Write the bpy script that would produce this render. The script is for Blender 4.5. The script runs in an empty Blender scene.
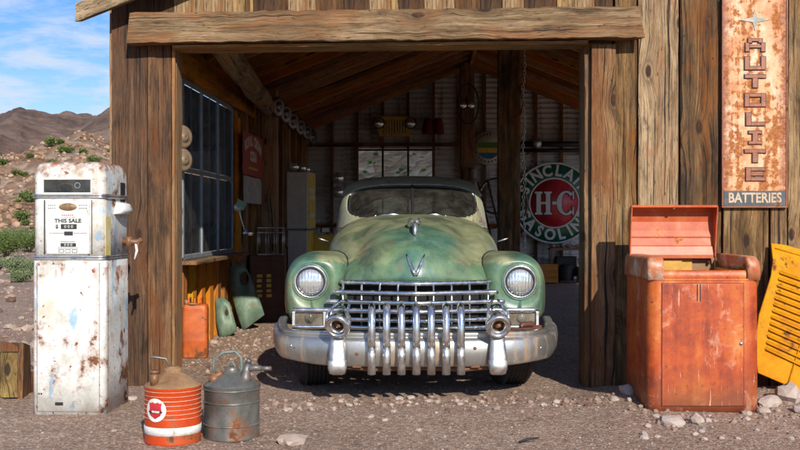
import bpy, math, random
from mathutils import Vector, Matrix, noise as mn
R = math.radians
PI = math.pi
random.seed(11)
sc = bpy.context.scene
col = sc.collection

# ---------------------------------------------------------------- camera, sky, sun, exposure
SUN_EL, SUN_AZ = 28.5, 16.0          # degrees: height, and how far right of straight behind the camera
cd = bpy.data.cameras.new('camera'); cam = bpy.data.objects.new('camera', cd); col.objects.link(cam)
cam.location = (0, 0, 1.30); cam.rotation_euler = (R(90 - 0.22), 0, 0)
cd.sensor_width = 36; cd.lens = 46.0; cd.clip_start = 0.1; cd.clip_end = 6000
sc.camera = cam
sun_dir = Vector((math.sin(R(SUN_AZ)) * math.cos(R(SUN_EL)), -math.cos(R(SUN_AZ)) * math.cos(R(SUN_EL)), math.sin(R(SUN_EL))))
w = bpy.data.worlds.new('World'); sc.world = w; w.use_nodes = True
nt = w.node_tree; nt.nodes.clear()
sky = nt.nodes.new('ShaderNodeTexSky'); sky.sky_type = 'NISHITA'; sky.sun_disc = False
sky.sun_elevation = R(SUN_EL); sky.sun_rotation = math.atan2(sun_dir.x, sun_dir.y)
sky.air_density = 1.0; sky.dust_density = 0.6; sky.ozone_density = 2.5; sky.altitude = 600
tcw = nt.nodes.new('ShaderNodeTexCoord')
sepw = nt.nodes.new('ShaderNodeSeparateXYZ'); nt.links.new(tcw.outputs['Generated'], sepw.inputs[0])
def wmath(op, a, b=None):
    n = nt.nodes.new('ShaderNodeMath'); n.operation = op
    for k, s in ((0, a), (1, b)):
        if s is None: continue
        if isinstance(s, (int, float)): n.inputs[k].default_value = s
        else: nt.links.new(s, n.inputs[k])
    return n.outputs[0]
zz = wmath('ADD', wmath('MAXIMUM', sepw.outputs[2], 0.0), 0.13)      # clouds on a flat layer overhead
cx_ = wmath('DIVIDE', sepw.outputs[0], zz); cy_ = wmath('DIVIDE', sepw.outputs[1], zz)
cmb = nt.nodes.new('ShaderNodeCombineXYZ'); nt.links.new(cx_, cmb.inputs[0]); nt.links.new(cy_, cmb.inputs[1])
cn = nt.nodes.new('ShaderNodeTexNoise'); cn.inputs['Scale'].default_value = 3.6; cn.inputs['Detail'].default_value = 9
cn.inputs['Roughness'].default_value = 0.62; cn.inputs['Distortion'].default_value = 0.25
nt.links.new(cmb.outputs[0], cn.inputs['Vector'])
cr = nt.nodes.new('ShaderNodeValToRGB'); cr.color_ramp.elements[0].position = 0.42; cr.color_ramp.elements[1].position = 0.68
cr.color_ramp.elements[0].color = (0, 0, 0, 1); cr.color_ramp.elements[1].color = (1, 1, 1, 1)
nt.links.new(cn.outputs[0], cr.inputs[0])
lowb = nt.nodes.new('ShaderNodeMapRange'); lowb.inputs[1].default_value = 0.22; lowb.inputs[2].default_value = 0.09
lowb.inputs[3].default_value = 0.0; lowb.inputs[4].default_value = 0.35; nt.links.new(sepw.outputs[2], lowb.inputs[0])
cf = wmath('MINIMUM', wmath('ADD', wmath('MULTIPLY', cr.outputs[0], 0.85), lowb.outputs[0]), 0.82)
mx = nt.nodes.new('ShaderNodeMix'); mx.data_type = 'RGBA'
hs = nt.nodes.new('ShaderNodeHueSaturation'); hs.inputs['Saturation'].default_value = 1.35; hs.inputs['Value'].default_value = 0.74
nt.links.new(sky.outputs[0], hs.inputs['Color'])
nt.links.new(cf, mx.inputs[0]); tn = nt.nodes.new('ShaderNodeMix'); tn.data_type = 'RGBA'; tn.blend_type = 'MULTIPLY'; tn.inputs[0].default_value = 1; nt.links.new(hs.outputs[0], tn.inputs[6]); tn.inputs[7].default_value = (.60, .73, .96, 1); nt.links.new(tn.outputs[2], mx.inputs[6]); mx.inputs[7].default_value = (3.4, 3.75, 4.2, 1)
bg = nt.nodes.new('ShaderNodeBackground'); bg.inputs[1].default_value = 0.15
nt.links.new(mx.outputs[2], bg.inputs[0])
wo = nt.nodes.new('ShaderNodeOutputWorld'); nt.links.new(bg.outputs[0], wo.inputs[0])
sl = bpy.data.lights.new('sun', 'SUN'); sl.energy = 4.0; sl.angle = R(0.53); sl.color = (1.0, 0.93, 0.80)
so = bpy.data.objects.new('sun', sl); col.objects.link(so); so.location = (6, -10, 12)
so.rotation_euler = sun_dir.to_track_quat('Z', 'Y').to_euler()
sc.view_settings.view_transform = 'Standard'; sc.view_settings.look = 'None'
sc.view_settings.gamma = 1; sc.view_settings.use_curve_mapping = False; sc.view_settings.exposure = 0.50
sc.render.engine = 'CYCLES'
sc.cycles.use_denoising = True; sc.cycles.max_bounces = 10; sc.cycles.diffuse_bounces = 7
sc.cycles.sample_clamp_indirect = 6; sc.cycles.caustics_reflective = False; sc.cycles.caustics_refractive = False

# ---------------------------------------------------------------- node helper
class N:
    def __init__(s, name):
        s.m = bpy.data.materials.new(name); s.m.use_nodes = True
        s.t = s.m.node_tree; s.t.nodes.clear()
        s.o = s.t.nodes.new('ShaderNodeOutputMaterial')
        s.p = s.t.nodes.new('ShaderNodeBsdfPrincipled'); s.t.links.new(s.p.outputs[0], s.o.inputs[0])
    def n(s, ty): return s.t.nodes.new(ty)
    def link(s, a, b):
        if isinstance(a, (int, float)): b.default_value = a
        elif isinstance(a, (tuple, list)): b.default_value = (tuple(a) + (1,))[:4] if len(b.default_value) == 4 else tuple(a)[:3]
        else: s.t.links.new(a, b)
    def obj(s): 
        if not hasattr(s, '_tc'): s._tc = s.n('ShaderNodeTexCoord')
        return s._tc.outputs['Object']
    def attr(s, name, out='Vector'):
        a = s.n('ShaderNodeAttribute'); a.attribute_name = name; return a.outputs[out]
    def map(s, v, scale=(1, 1, 1), loc=(0, 0, 0), rot=(0, 0, 0)):
        m = s.n('ShaderNodeMapping'); s.link(v, m.inputs[0])
        m.inputs['Scale'].default_value = scale; m.inputs['Location'].default_value = loc; m.inputs['Rotation'].default_value = rot
        return m.outputs[0]
    def noise(s, v, scale, detail=6, rough=.6, dist=0, out=0):
        m = s.n('ShaderNodeTexNoise'); s.link(v, m.inputs['Vector'])
        m.inputs['Scale'].default_value = scale; m.inputs['Detail'].default_value = detail
        m.inputs['Roughness'].default_value = rough; m.inputs['Distortion'].default_value = dist
        return m.outputs[out]
    def voro(s, v, scale, out=0, feature='F1', rnd=1):
        m = s.n('ShaderNodeTexVoronoi'); m.feature = feature; s.link(v, m.inputs['Vector']); m.inputs['Scale'].default_value = scale
        m.inputs['Randomness'].default_value = rnd
        return m.outputs[out]
    def ramp(s, f, stops, interp='LINEAR'):
        m = s.n('ShaderNodeValToRGB'); m.color_ramp.interpolation = interp; e = m.color_ramp.elements
        while len(e) < len(stops): e.new(.5)
        for k, (p, c) in enumerate(stops):
            e[k].position = p; e[k].color = (c, c, c, 1) if isinstance(c, (int, float)) else tuple(c) + (1,)
        s.link(f, m.inputs[0]); return m.outputs[0]
    def mix(s, f, a, b, blend='MIX'):
        m = s.n('ShaderNodeMix'); m.data_type = 'RGBA'; m.blend_type = blend
        s.link(f, m.inputs[0]); s.link(a, m.inputs[6]); s.link(b, m.inputs[7]); return m.outputs[2]
    def math(s, op, a, b=0.0):
        m = s.n('ShaderNodeMath'); m.operation = op; s.link(a, m.inputs[0]); s.link(b, m.inputs[1]); return m.outputs[0]
    def sep(s, v):
        m = s.n('ShaderNodeSeparateXYZ'); s.link(v, m.inputs[0]); return m.outputs
    def comb(s, x, y, z):
        m = s.n('ShaderNodeCombineXYZ'); s.link(x, m.inputs[0]); s.link(y, m.inputs[1]); s.link(z, m.inputs[2]); return m.outputs[0]
    def hsv(s, c, h=.5, sat=1., v=1.):
        m = s.n('ShaderNodeHueSaturation'); s.link(h, m.inputs[0]); s.link(sat, m.inputs[1]); s.link(v, m.inputs[2]); s.link(c, m.inputs['Color']); return m.outputs[0]
    def bump(s, h, strength=.4, dist=.01, prev=None):
        m = s.n('ShaderNodeBump'); s.link(h, m.inputs['Height']); m.inputs['Strength'].default_value = strength
        m.inputs['Distance'].default_value = dist
        if prev is not None: s.link(prev, m.inputs['Normal'])
        s.link(m.outputs[0], s.p.inputs['Normal']); return m.outputs[0]
    def set(s, color=None, rough=None, metal=None, **k):
        if color is not None: s.link(color, s.p.inputs['Base Color'])
        if rough is not None: s.link(rough, s.p.inputs['Roughness'])
        if metal is not None: s.link(metal, s.p.inputs['Metallic'])
        for kk, vv in k.items(): s.link(vv, s.p.inputs[kk.replace('_', ' ')])
        return s.m
    def island(s):
        g = s.n('ShaderNodeNewGeometry'); return g.outputs['Random Per Island']

def wood_mat(name, dark, mid, light, contrast=1., knots=True, stripe=1.):
    n = N(name); lc = n.attr('lc'); rnd = n.attr('rnd', 'Fac')
    off = n.comb(n.math('MULTIPLY', rnd, 37.), n.math('MULTIPLY', rnd, 91.), n.math('MULTIPLY', rnd, 53.))
    va = n.n('ShaderNodeVectorMath'); va.operation = 'ADD'; n.link(lc, va.inputs[0]); n.link(off, va.inputs[1]); v = va.outputs[0]
    # swirl of the grain round knots
    xk, yk, zk = n.sep(v); kn_ = n.n('ShaderNodeTexVoronoi'); kn_.voronoi_dimensions = '2D'; n.link(n.comb(n.math('MULTIPLY', xk, 2.7), n.math('MULTIPLY', zk, 1.25), 0.), kn_.inputs['Vector']); kn_.inputs['Scale'].default_value = 1.; kd = kn_.outputs[0]
    warp = n.ramp(kd, [(0, 1.), (.16, .35), (.34, 0.)])
    x, y, z = n.sep(v)
    gx = n.math('ADD', x, n.math('MULTIPLY', warp, .06))
    big = n.noise(n.map(v, (3, 3, .8)), 1.6, 4, .6)
    gx2 = n.math('ADD', gx, n.math('MULTIPLY', big, .028))
    gv = n.comb(gx2, y, z)
    grain = n.noise(n.map(gv, (60, 60, 1.6)), 1.0, 9, .78)
    fine = n.noise(n.map(gv, (150, 150, 4.)), 1.0, 5, .75)
    patch = n.noise(n.map(v, (4.5, 4.5, 1.3)), 1.0, 6, .65, .4)
    streak = n.noise(n.map(v, (16, 16, .55)), 1.0, 4, .6)
    f = n.math('ADD', n.math('MULTIPLY', grain, .46), n.math('ADD', n.math('MULTIPLY', patch, .50), n.math('MULTIPLY', streak, .34)))
    f = n.math('ADD', f, n.math('MULTIPLY', n.math('SUBTRACT', rnd, .5), .34))
    lo, hi = .65 - .16 / contrast, .65 + .20 / contrast
    c = n.ramp(f, [(lo - .05, dark), (.64, mid), (hi, light)])
    c = n.mix(n.ramp(fine, [(.38, .75), (.52, 0.)]), c, tuple(q * .28 for q in dark))
    crack = n.noise(n.map(gv, (30, 30, .5)), 1.0, 3, .5)
    ck = n.math('MAXIMUM', n.ramp(crack, [(.335, 1.), (.365, 0.)]), n.ramp(n.noise(n.map(gv, (70, 70, 1.0), (3, 3, 3)), 1.0, 4, .6), [(.34, .9), (.38, 0.)]))
    c = n.mix(ck, c, (.012, .008, .006))
    if knots:
        kn = n.ramp(kd, [(.0, 1.), (.050, 1.), (.085, .0)])
        ring = n.ramp(kd, [(.07, 0.), (.10, .85), (.17, .25), (.26, 0.)])
        c = n.mix(ring, c, tuple(q * .6 for q in mid)); c = n.mix(kn, c, (.035, .015, .008))
    stain = n.noise(n.map(v, (3.2, 3.2, .9), (5, 2, 8)), 1.0, 8, .72, .6)
    c = n.mix(n.ramp(stain, [(.50, 0.), (.60, .62)]), c, tuple(q * w_ for q, w_ in zip(mid, (1.15, .72, .45))))
    c = n.mix(n.ramp(stain, [(.36, .75), (.45, 0.)]), c, tuple(q * .75 for q in dark))
    pit = n.noise(n.map(gv, (85, 85, 12.)), 1.0, 3, .6)
    c = n.mix(n.ramp(pit, [(.30, .85), (.36, 0.)]), c, (.02, .012, .008))
    nv = n.voro(n.map(v, (9, 9, 4.5)), 1.0); c = n.mix(n.ramp(nv, [(.035, .9), (.06, 0.)]), c, (.015, .01, .008))
    c = n.hsv(c, .5, n.ramp(n.math('FRACT', n.math('MULTIPLY', rnd, 7.3)), [(0., .88), (1., 1.22)]), n.ramp(n.math('FRACT', n.math('MULTIPLY', rnd, 13.7)), [(0., .88), (1., 1.12)]))
    n.set(c, n.ramp(grain, [(.3, .95), (.7, .72)]), 0.)
    h = n.math('ADD', n.math('MULTIPLY', grain, 1.), n.math('SUBTRACT', n.math('MULTIPLY', fine, .6), n.math('MULTIPLY', ck, 1.4)))
    n.bump(h, .9, .011)
    return n.m

def worn_paint(name, cols, scale=3., rust=.35, rustc=((.05, .018, .008), (.22, .075, .022)), rough=.5, extra=None, rust_scale=9., metal=0., streaks=.0, coat=0., rust_z=None):
    """layers of old paint: cols is a list of colours blended by noise, then rust where a second noise is high"""
    n = N(name); v = n.obj()
    a = n.noise(v, scale, 7, .62, .5)
    k = len(cols); c = n.ramp(a, [(.34 + .32 * i / max(1, k - 1), cc) for i, cc in enumerate(cols)])
    c = n.mix(n.ramp(n.noise(v, scale * 14, 4, .7), [(.35, .22), (.6, 0.)]), c, tuple(q * .45 for q in cols[0]))
    r = n.noise(v, rust_scale, 9, .68, .2); r2 = n.noise(v, rust_scale * .28, 3, .5)
    rr = n.math('ADD', n.math('MULTIPLY', r, .62), n.math('MULTIPLY', r2, .38))
    if streaks:
        st = n.noise(n.map(v, (14, 14, .8)), 1.5, 5, .6)
        rr = n.math('ADD', rr, n.math('MULTIPLY', n.math('SUBTRACT', st, .5), streaks))
    if rust_z:
        zz = n.sep(v)[2]
        zr = n.ramp(n.math('MULTIPLY', zz, 1.0 / rust_z[-1][0]), [(p / rust_z[-1][0], q) for p, q in rust_z])
        rr = n.math('ADD', rr, n.math('SUBTRACT', n.math('MULTIPLY', zr, .2), .1))
    th = .72 - .30 * rust
    rm = n.ramp(rr, [(th - .012, 0.), (th + .02, 1.)])
    halo = n.ramp(rr, [(th - .07, 0.), (th, .55)])
    rc = n.ramp(n.noise(v, 40, 5, .7), [(.3, rustc[0]), (.65, rustc[1])])
    c = n.mix(halo, c, tuple(q * 1.2 for q in rustc[1]), 'MIX')
    c = n.mix(rm, c, rc)
    if extra: c = extra(n, v, c)
    n.set(c, n.mix(rm, (rough,) * 3, (.85,) * 3), n.math('MULTIPLY', n.math('SUBTRACT', 1., rm), metal))
    if coat: n.link(coat, n.p.inputs['Coat Weight']); n.p.inputs['Coat Roughness'].default_value = .25
    h = n.math('ADD', n.math('MULTIPLY', n.noise(v, 70, 4, .6), .25), n.math('MULTIPLY', rm, -.5))
    n.bump(h, .35, .004)
    return n.m

def plain(name, c, rough=.6, metal=0., var=.25, scale=12., bump=.25, **k):
    n = N(name); v = n.obj(); a = n.noise(v, scale, 6, .65)
    cc = n.mix(n.ramp(a, [(.3, 1.), (.7, 0.)]), c, tuple(q * (1 - var) for q in c))
    cc = n.mix(n.ramp(n.noise(v, scale * 6, 4, .7), [(.35, var), (.55, 0.)]), cc, tuple(q * .4 for q in c))
    n.set(cc, n.ramp(a, [(.2, min(1, rough * 1.3)), (.8, rough * .8)]), metal, **k)
    if bump: n.bump(n.noise(v, scale * 4, 5, .65), bump, .004)
    return n.m

MT = {}
MT['wood_facade'] = wood_mat('weathered timber', (.030, .016, .008), (.225, .130, .060), (.47, .325, .18), 1.35)
MT['wood_dark'] = wood_mat('dark weathered timber', (.024, .012, .007), (.135, .070, .036), (.32, .19, .10), 1.15)
MT['wood_beam'] = wood_mat('split golden beam', (.045, .022, .009), (.235, .140, .062), (.50, .36, .20), 1.45)
MT['wood_fresh'] = wood_mat('pale sawn timber', (.13, .07, .03), (.30, .17, .075), (.46, .30, .15), 1., False)
MT['wood_orange'] = wood_mat('orange stained board', (.26, .095, .010), (.62, .26, .02), (.78, .40, .05), 1., False)
MT['wood_roof'] = wood_mat('reddish roof timber', (.24, .09, .03), (.54, .25, .09), (.72, .42, .18), 1., False)
MT['wood_in'] = wood_mat('brown indoor timber', (.12, .06, .03), (.36, .20, .09), (.55, .35, .18), 1.)
MT['wood_sheath'] = wood_mat('dark roof sheathing', (.05, .022, .010), (.15, .07, .03), (.27, .14, .065), 1., False)
MT['wood_log'] = wood_mat('peeled log', (.12, .08, .045), (.34, .24, .14), (.52, .40, .26), 1.)

def chrome(name, tint=(.80, .82, .84), rough=.12, grime=.35):
    n = N(name); v = n.obj(); a = n.noise(v, 14, 6, .7, .3); b = n.noise(v, 60, 4, .7)
    g = n.ramp(n.math('ADD', n.math('MULTIPLY', a, .7), n.math('MULTIPLY', b, .3)), [(.5, 0.), (.68, grime)])
    c = n.mix(g, tint, (.25, .19, .14))
    n.set(c, n.ramp(a, [(.3, rough * .8), (.75, rough * 2.6)]), n.math('SUBTRACT', 1., n.math('MULTIPLY', g, .7)))
    n.bump(n.noise(v, 9, 3, .5), .12, .006)
    return n.m
MT['chrome'] = chrome('old chrome', (.70, .71, .72), .14, .6)
MT['chrome_dull'] = chrome('dull chrome', (.62, .62, .62), .28, .7)

def silver_bumper():
    n = N('aluminium painted steel'); v = n.obj(); x, y, z = n.sep(v)
    a = n.noise(v, 5, 7, .65, .4); st = n.noise(n.map(v, (13, 13, 1.2)), 1., 5, .6)
    c = n.ramp(a, [(.3, (.33, .33, .32)), (.6, (.55, .55, .53))])
    d = n.ramp(st, [(.52, 0.), (.66, .8)])
    c = n.mix(d, c, (.42, .25, .12))
    sp = n.ramp(n.noise(v, 34, 5, .7), [(.66, 0.), (.70, 1.)]); c = n.mix(sp, c, (.13, .05, .02))
    n.set(c, n.ramp(a, [(.3, .40), (.7, .24)]), n.math('SUBTRACT', .85, n.math('MULTIPLY', d, .6)))
    n.bump(n.noise(v, 30, 5, .65), .25, .003); return n.m
MT['bumper'] = silver_bumper()

def car_paint():
    n = N('faded green car paint'); v = n.obj(); x, y, z = n.sep(v)
    a = n.noise(v, 2.0, 5, .5, .4); b = n.noise(v, 9, 8, .62, .3); s = n.noise(n.map(v, (2, 7, 7)), 1., 6, .6)
    teal = n.ramp(b, [(.35, (.030, .100, .070)), (.65, (.070, .18, .130))])
    green = n.ramp(b, [(.3, (.085, .17, .07)), (.7, (.16, .255, .12))])
    tan = n.ramp(b, [(.3, (.17, .185, .085)), (.55, (.28, .285, .15)), (.75, (.40, .375, .24))])
    c = n.mix(n.ramp(a, [(.42, 0.), (.58, 1.)]), teal, green)
    # worn-through primer: on the upper surfaces of the hood, roof and fender tops, and the sides
    ax = n.math('ABSOLUTE', x)
    hood = n.math('MULTIPLY', n.ramp(z, [(.0, 0.), (1., 0.)]), 1.)
    up = n.ramp(n.math('ADD', n.math('MULTIPLY', n.math('SUBTRACT', z, 1.12), 1.9), n.math('MULTIPLY', n.math('SUBTRACT', a, .5), 2.3)), [(.12, 0.), (.62, 1.)])
    side = n.ramp(n.math('ADD', n.math('MULTIPLY', n.math('SUBTRACT', ax, .47), 2.2), n.math('MULTIPLY', n.math('SUBTRACT', s, .5), 2.6)), [(.15, 0.), (.75, .85)])
    cen = n.ramp(n.math('ADD', ax, n.math('MULTIPLY', n.math('SUBTRACT', a, .5), .5)), [(.20, 0.), (.42, 1.)])      # the middle of the hood kept its paint
    nosek = n.ramp(n.math('ADD', z, n.math('MULTIPLY', n.math('SUBTRACT', b, .5), .2)), [(.98, 0.), (1.20, 1.)])
    topk = n.ramp(n.math('ADD', y, n.math('MULTIPLY', n.math('SUBTRACT', a, .5), 1.2)), [(.95, 0.), (1.5, 1.)])
    infd = n.ramp(ax, [(.70, 1.), (.78, 0.)])
    worn = n.math('MAXIMUM', n.math('MULTIPLY', n.math('MULTIPLY', cen, nosek), n.math('MULTIPLY', infd, .9)), n.math('MULTIPLY', topk, .82))
    pat = n.ramp(n.noise(v, 1.7, 4, .6, .5), [(.50, 0.), (.64, .75)])
    c = n.mix(n.math('MAXIMUM', worn, n.math('MULTIPLY', side, pat)), c, tan)
    smd = n.ramp(n.noise(n.map(v, (1.6, 1.2, 1.2), (4, 0, 2)), 2.2, 5, .55, .3), [(.49, 0.), (.63, .75)])
    c = n.mix(smd, c, (.020, .055, .035))
    c = n.mix(n.ramp(y, [(.62, 0.), (.78, 1.)]) if 0 else n.ramp(n.math('MULTIPLY', y, .25), [(.48, 0.), (.56, .8)]), c, n.ramp(b, [(.35, (.36, .36, .22)), (.65, (.50, .49, .33))]))  # cabin and roof coloured paler to make up for the shade they stand in
    r = n.noise(v, 7, 10, .72, .2); r2 = n.noise(v, 1.8, 3)
    rr = n.math('ADD', n.math('MULTIPLY', r, .6), n.math('MULTIPLY', r2, .4))
    rm = n.ramp(rr, [(.600, 0.), (.615, 1.)]); hl = n.ramp(rr, [(.55, 0.), (.61, .55)])
    c = n.mix(hl, c, (.20, .14, .06))
    c = n.mix(rm, c, n.ramp(n.noise(v, 45, 4), [(.3, (.05, .02, .012)), (.7, (.20, .075, .03))]))
    dust = n.ramp(n.noise(v, 24, 8, .75), [(.4, .25), (.65, 0.)]); c = n.mix(dust, c, (.22, .24, .17))
    n.set(c, n.mix(rm, n.ramp(a, [(.3, .34), (.7, .50)]), (.85,) * 3), 0.)
    n.p.inputs['Coat Weight'].default_value = .30; n.p.inputs['Coat Roughness'].default_value = .3
    n.bump(n.math('ADD', n.noise(v, 60, 4, .6), n.math('MULTIPLY', n.noise(v, 5, 3), 2.)), .18, .004)
    return n.m
MT['car'] = car_paint()

def glass(name, tint=(.75, .82, .8), dirt=.25, rough=.03, ior=1.5):
    n = N(name); v = n.obj(); t = n.t
    tr = n.n('ShaderNodeBsdfTransparent'); tr.inputs[0].default_value = tint + (1,)
    gl = n.n('ShaderNodeBsdfGlossy'); gl.inputs['Roughness'].default_value = rough
    fr = n.n('ShaderNodeFresnel'); fr.inputs[0].default_value = ior
    m1 = n.n('ShaderNodeMixShader'); t.links.new(fr.outputs[0], m1.inputs[0]); t.links.new(tr.outputs[0], m1.inputs[1]); t.links.new(gl.outputs[0], m1.inputs[2])
    n.set((.45, .42, .36), .9, 0.)
    m2 = n.n('ShaderNodeMixShader'); d = n.ramp(n.noise(v, 8, 7, .7, .5), [(.35, dirt * .15), (.72, dirt)])
    t.links.new(d, m2.inputs[0]); t.links.new(m1.outputs[0], m2.inputs[1]); t.links.new(n.p.outputs[0], m2.inputs[2])
    t.links.new(m2.outputs[0], n.o.inputs[0]); return n.m
MT['glass'] = glass('dusty glass')
MT['lens_clear'] = glass('yellowed lamp lens', (.62, .55, .42), .5, .08)
MT['glass_dark'] = glass('tinted old windscreen glass', (.42, .47, .45), .10)
MT['glass_win'] = glass('grimy workshop glass', (.58, .66, .72), .14, ior=1.06)

def lens():
    n = N('ribbed headlamp glass'); v = n.obj()
    wv = n.n('ShaderNodeTexWave'); wv.inputs['Scale'].default_value = 14; wv.inputs['Distortion'].default_value = 3; n.link(v, wv.inputs['Vector'])
    n.set((.82, .85, .84), .12, .75); n.bump(wv.outputs[1], .6, .004); 
    n.p.inputs['Coat Weight'].default_value = .8; return n.m
MT['lens'] = lens()
MT['rubber'] = plain('tyre rubber', (.055, .050, .047), .8, 0, .4, 20)
MT['black'] = plain('black paint', (.018, .018, .02), .6, 0, .3, 16)
MT['dark'] = plain('dark void behind grille', (.012, .011, .010), .8)
MT['bluegrey'] = plain('dark blue grey window steel', (.24, .28, .31), .55, .0, .3, 9)
MT['rust'] = worn_paint('rusty steel', [(.12, .06, .03), (.25, .11, .05)], 6, .5)
MT['seat'] = plain('brown seat cloth', (.07, .05, .035), .9)
MT['white_paint'] = worn_paint('chipped white enamel', [(.62, .63, .60), (.74, .75, .73), (.80, .81, .80)], 5, .25, rough=.38)
MT['letter_white'] = worn_paint('white lettering', [(.60, .58, .53), (.74, .73, .68)], 8, .18)
MT['letter_black'] = plain('black lettering', (.03, .03, .03), .6, 0, .2, 20, 0)
MT['letter_red'] = plain('faded red lettering', (.36, .06, .04), .6, 0, .3, 20, 0)

def pump_white():
    def ex(n, v, c):
        x, y, z = n.sep(v)
        bl = n.ramp(n.noise(n.map(v, (7, 7, 2.6), (3, 1, 5)), 1., 7, .68), [(.585, 0.), (.63, .75)]); c = n.mix(bl, c, (.22, .42, .60))
        tan = n.ramp(n.noise(n.map(v, (3, 3, 1.3), (9, 2, 1)), 1., 6, .65), [(.55, 0.), (.66, .6)]); c = n.mix(tan, c, (.62, .52, .40))
        # runs of rust below the upper band and a rust bloom on top
        band = n.ramp(z, [(.0, 0.), (.90, 0.), (1.0, 1.), (1.06, 1.), (1.07, 0.)])
        st = n.ramp(n.noise(n.map(v, (18, 18, 2.)), 1., 5, .6), [(.50, 0.), (.58, 1.)])
        c = n.mix(n.math('MULTIPLY', n.math('MULTIPLY', band, st), .8), c, (.33, .12, .045))
        top = n.ramp(n.math('ADD', n.math('MULTIPLY', z, .5), n.math('MULTIPLY', n.noise(v, 14, 9, .75), .22)), [(.925, 0.), (.965, 1.)])
        c = n.mix(top, c, n.ramp(n.noise(v, 30, 5), [(.35, (.13, .045, .02)), (.65, (.38, .17, .08))]))
        # spots
        sp = n.ramp(n.noise(v, 26, 3, .5), [(.665, 0.), (.69, 1.)]); c = n.mix(sp, c, (.22, .09, .035))
        return c
    return worn_paint('flaking white pump enamel', [(.52, .50, .44), (.68, .69, .67), (.80, .81, .80)], 4, .50, rough=.4, rust_scale=7., extra=ex)
MT['pump'] = pump_white()

def cooler_mat(name, seed=(0, 0, 0), light=.5):
    n = N(name); v = n.map(n.obj(), (1, 1, 1), seed); x, y, z = n.sep(n.obj())
    a = n.noise(v, 2.6, 10, .62, .15); b = n.noise(v, 20, 9, .78, .3); s = n.noise(n.map(v, (12, 12, .9)), 1., 6, .6)
    f = n.math('ADD', n.math('MULTIPLY', a, .55), n.math('ADD', n.math('MULTIPLY', s, .25), n.math('MULTIPLY', b, .2)))
    c = n.ramp(f, [(.36, (.10, .016, .006)), (.43, (.26, .034, .007)), (.50, (.42, .066, .010)), (.57, (.50, .12, .018)), (.64, (.56, .22, .07)), (.72, (.62, .40, .24))])
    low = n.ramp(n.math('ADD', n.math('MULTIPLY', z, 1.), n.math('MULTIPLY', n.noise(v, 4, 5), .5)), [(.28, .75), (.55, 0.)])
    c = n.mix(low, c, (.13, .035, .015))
    wp = n.ramp(n.noise(v, 5.5, 10, .74, .6), [(.57, 0.), (.70, .42)]); c = n.mix(wp, c, (.74, .50, .34))
    sc_ = n.ramp(n.noise(n.map(v, (60, 60, 5), (1, 1, 1), (0, .5, 0)), 1., 4, .6), [(.66, 0.), (.70, .6)]); c = n.mix(sc_, c, (.72, .45, .30))
    dk = n.ramp(n.noise(v, 30, 6, .75), [(.34, .75), (.42, 0.)]); c = n.mix(dk, c, (.10, .03, .015))
    n.link(c, n.p.inputs['Base Color'])
    n.set(None, n.ramp(b, [(.3, .6), (.7, .38)]), .0); n.bump(n.math('ADD', b, n.math('MULTIPLY', a, 2.)), .22, .004); return n.m
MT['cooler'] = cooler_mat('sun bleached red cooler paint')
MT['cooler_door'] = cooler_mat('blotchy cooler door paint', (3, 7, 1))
MT['cooler_lid'] = worn_paint('pink faded lid paint', [(.42, .065, .018), (.50, .115, .04), (.60, .25, .13)], 4, .36, rough=.42, rustc=((.2, .05, .01), (.50, .14, .03)))
MT['shoulder'] = worn_paint('chalky worn shoulder paint', [(.40, .08, .025), (.50, .20, .10), (.70, .58, .50)], 5, .28, rough=.5)
MT['cooler_in'] = plain('yellow enamel lining', (.62, .33, .05), .5, 0, .35, 8)
def yellow_extra(n, v, c):
    return n.mix(n.ramp(n.noise(v, 11, 7, .75, .3), [(.60, 0.), (.64, .9)]), c, (.07, .035, .015))
MT['yellow'] = worn_paint('chipped yellow paint', [(.46, .17, .001), (.56, .235, .002), (.62, .28, .004)], 4, .48, rough=.7, extra=yellow_extra)
for nd_ in MT['yellow'].node_tree.nodes:
    if nd_.type == 'BSDF_PRINCIPLED': nd_.inputs['Specular IOR Level'].default_value = .15
MT['yellow_dim'] = worn_paint('old yellow paint', [(.62, .40, .03), (.78, .56, .07)], 4, .3, rough=.5)
def auto_extra(n, v, c):
    x, y, z = n.sep(v); e = n.math('ADD', n.math('ABSOLUTE', x), n.math('MULTIPLY', n.noise(v, 10, 8, .75), .22))
    m = n.ramp(e, [(.285, 0.), (.335, 1.)]); c = n.mix(m, c, n.ramp(n.noise(v, 36, 6, .7), [(.35, (.12, .035, .015)), (.6, (.40, .13, .04)), (.7, (.60, .40, .25))]))
    return n.mix(n.ramp(n.noise(v, 42, 6, .7), [(.60, 0.), (.66, .8)]), c, (.20, .07, .03))
MT['autolite'] = worn_paint('rust eaten porcelain sign', [(.46, .15, .04), (.64, .38, .20), (.76, .64, .50)], 3.2, .68, rustc=((.14, .04, .012), (.48, .17, .045)), rough=.5, rust_scale=15., streaks=.35, extra=auto_extra)
MT['sign_edge'] = worn_paint('rusted sign rim', [(.16, .05, .03), (.28, .10, .05)], 14, .5)
MT['sign_letter'] = worn_paint('faded sign letters', [(.20, .06, .03), (.38, .13, .07)], 16, .45)
MT['orange_can'] = worn_paint('orange painted tin', [(.46, .045, .006), (.56, .065, .008)], 5, .42, rough=.42)
MT['orange_jerry'] = worn_paint('scuffed orange tin', [(.36, .07, .02), (.52, .11, .02), (.60, .16, .05)], 6, .52, rough=.5)
MT['rust_brown'] = worn_paint('brown rusted tin', [(.16, .08, .035), (.27, .15, .07), (.36, .24, .13)], 7, .3, rough=.75)
MT['grey_tin'] = worn_paint('grey galvanised tin', [(.11, .11, .10), (.19, .19, .175), (.28, .27, .245)], 5, .42, rough=.42, metal=.55, rust_scale=8)
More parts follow.
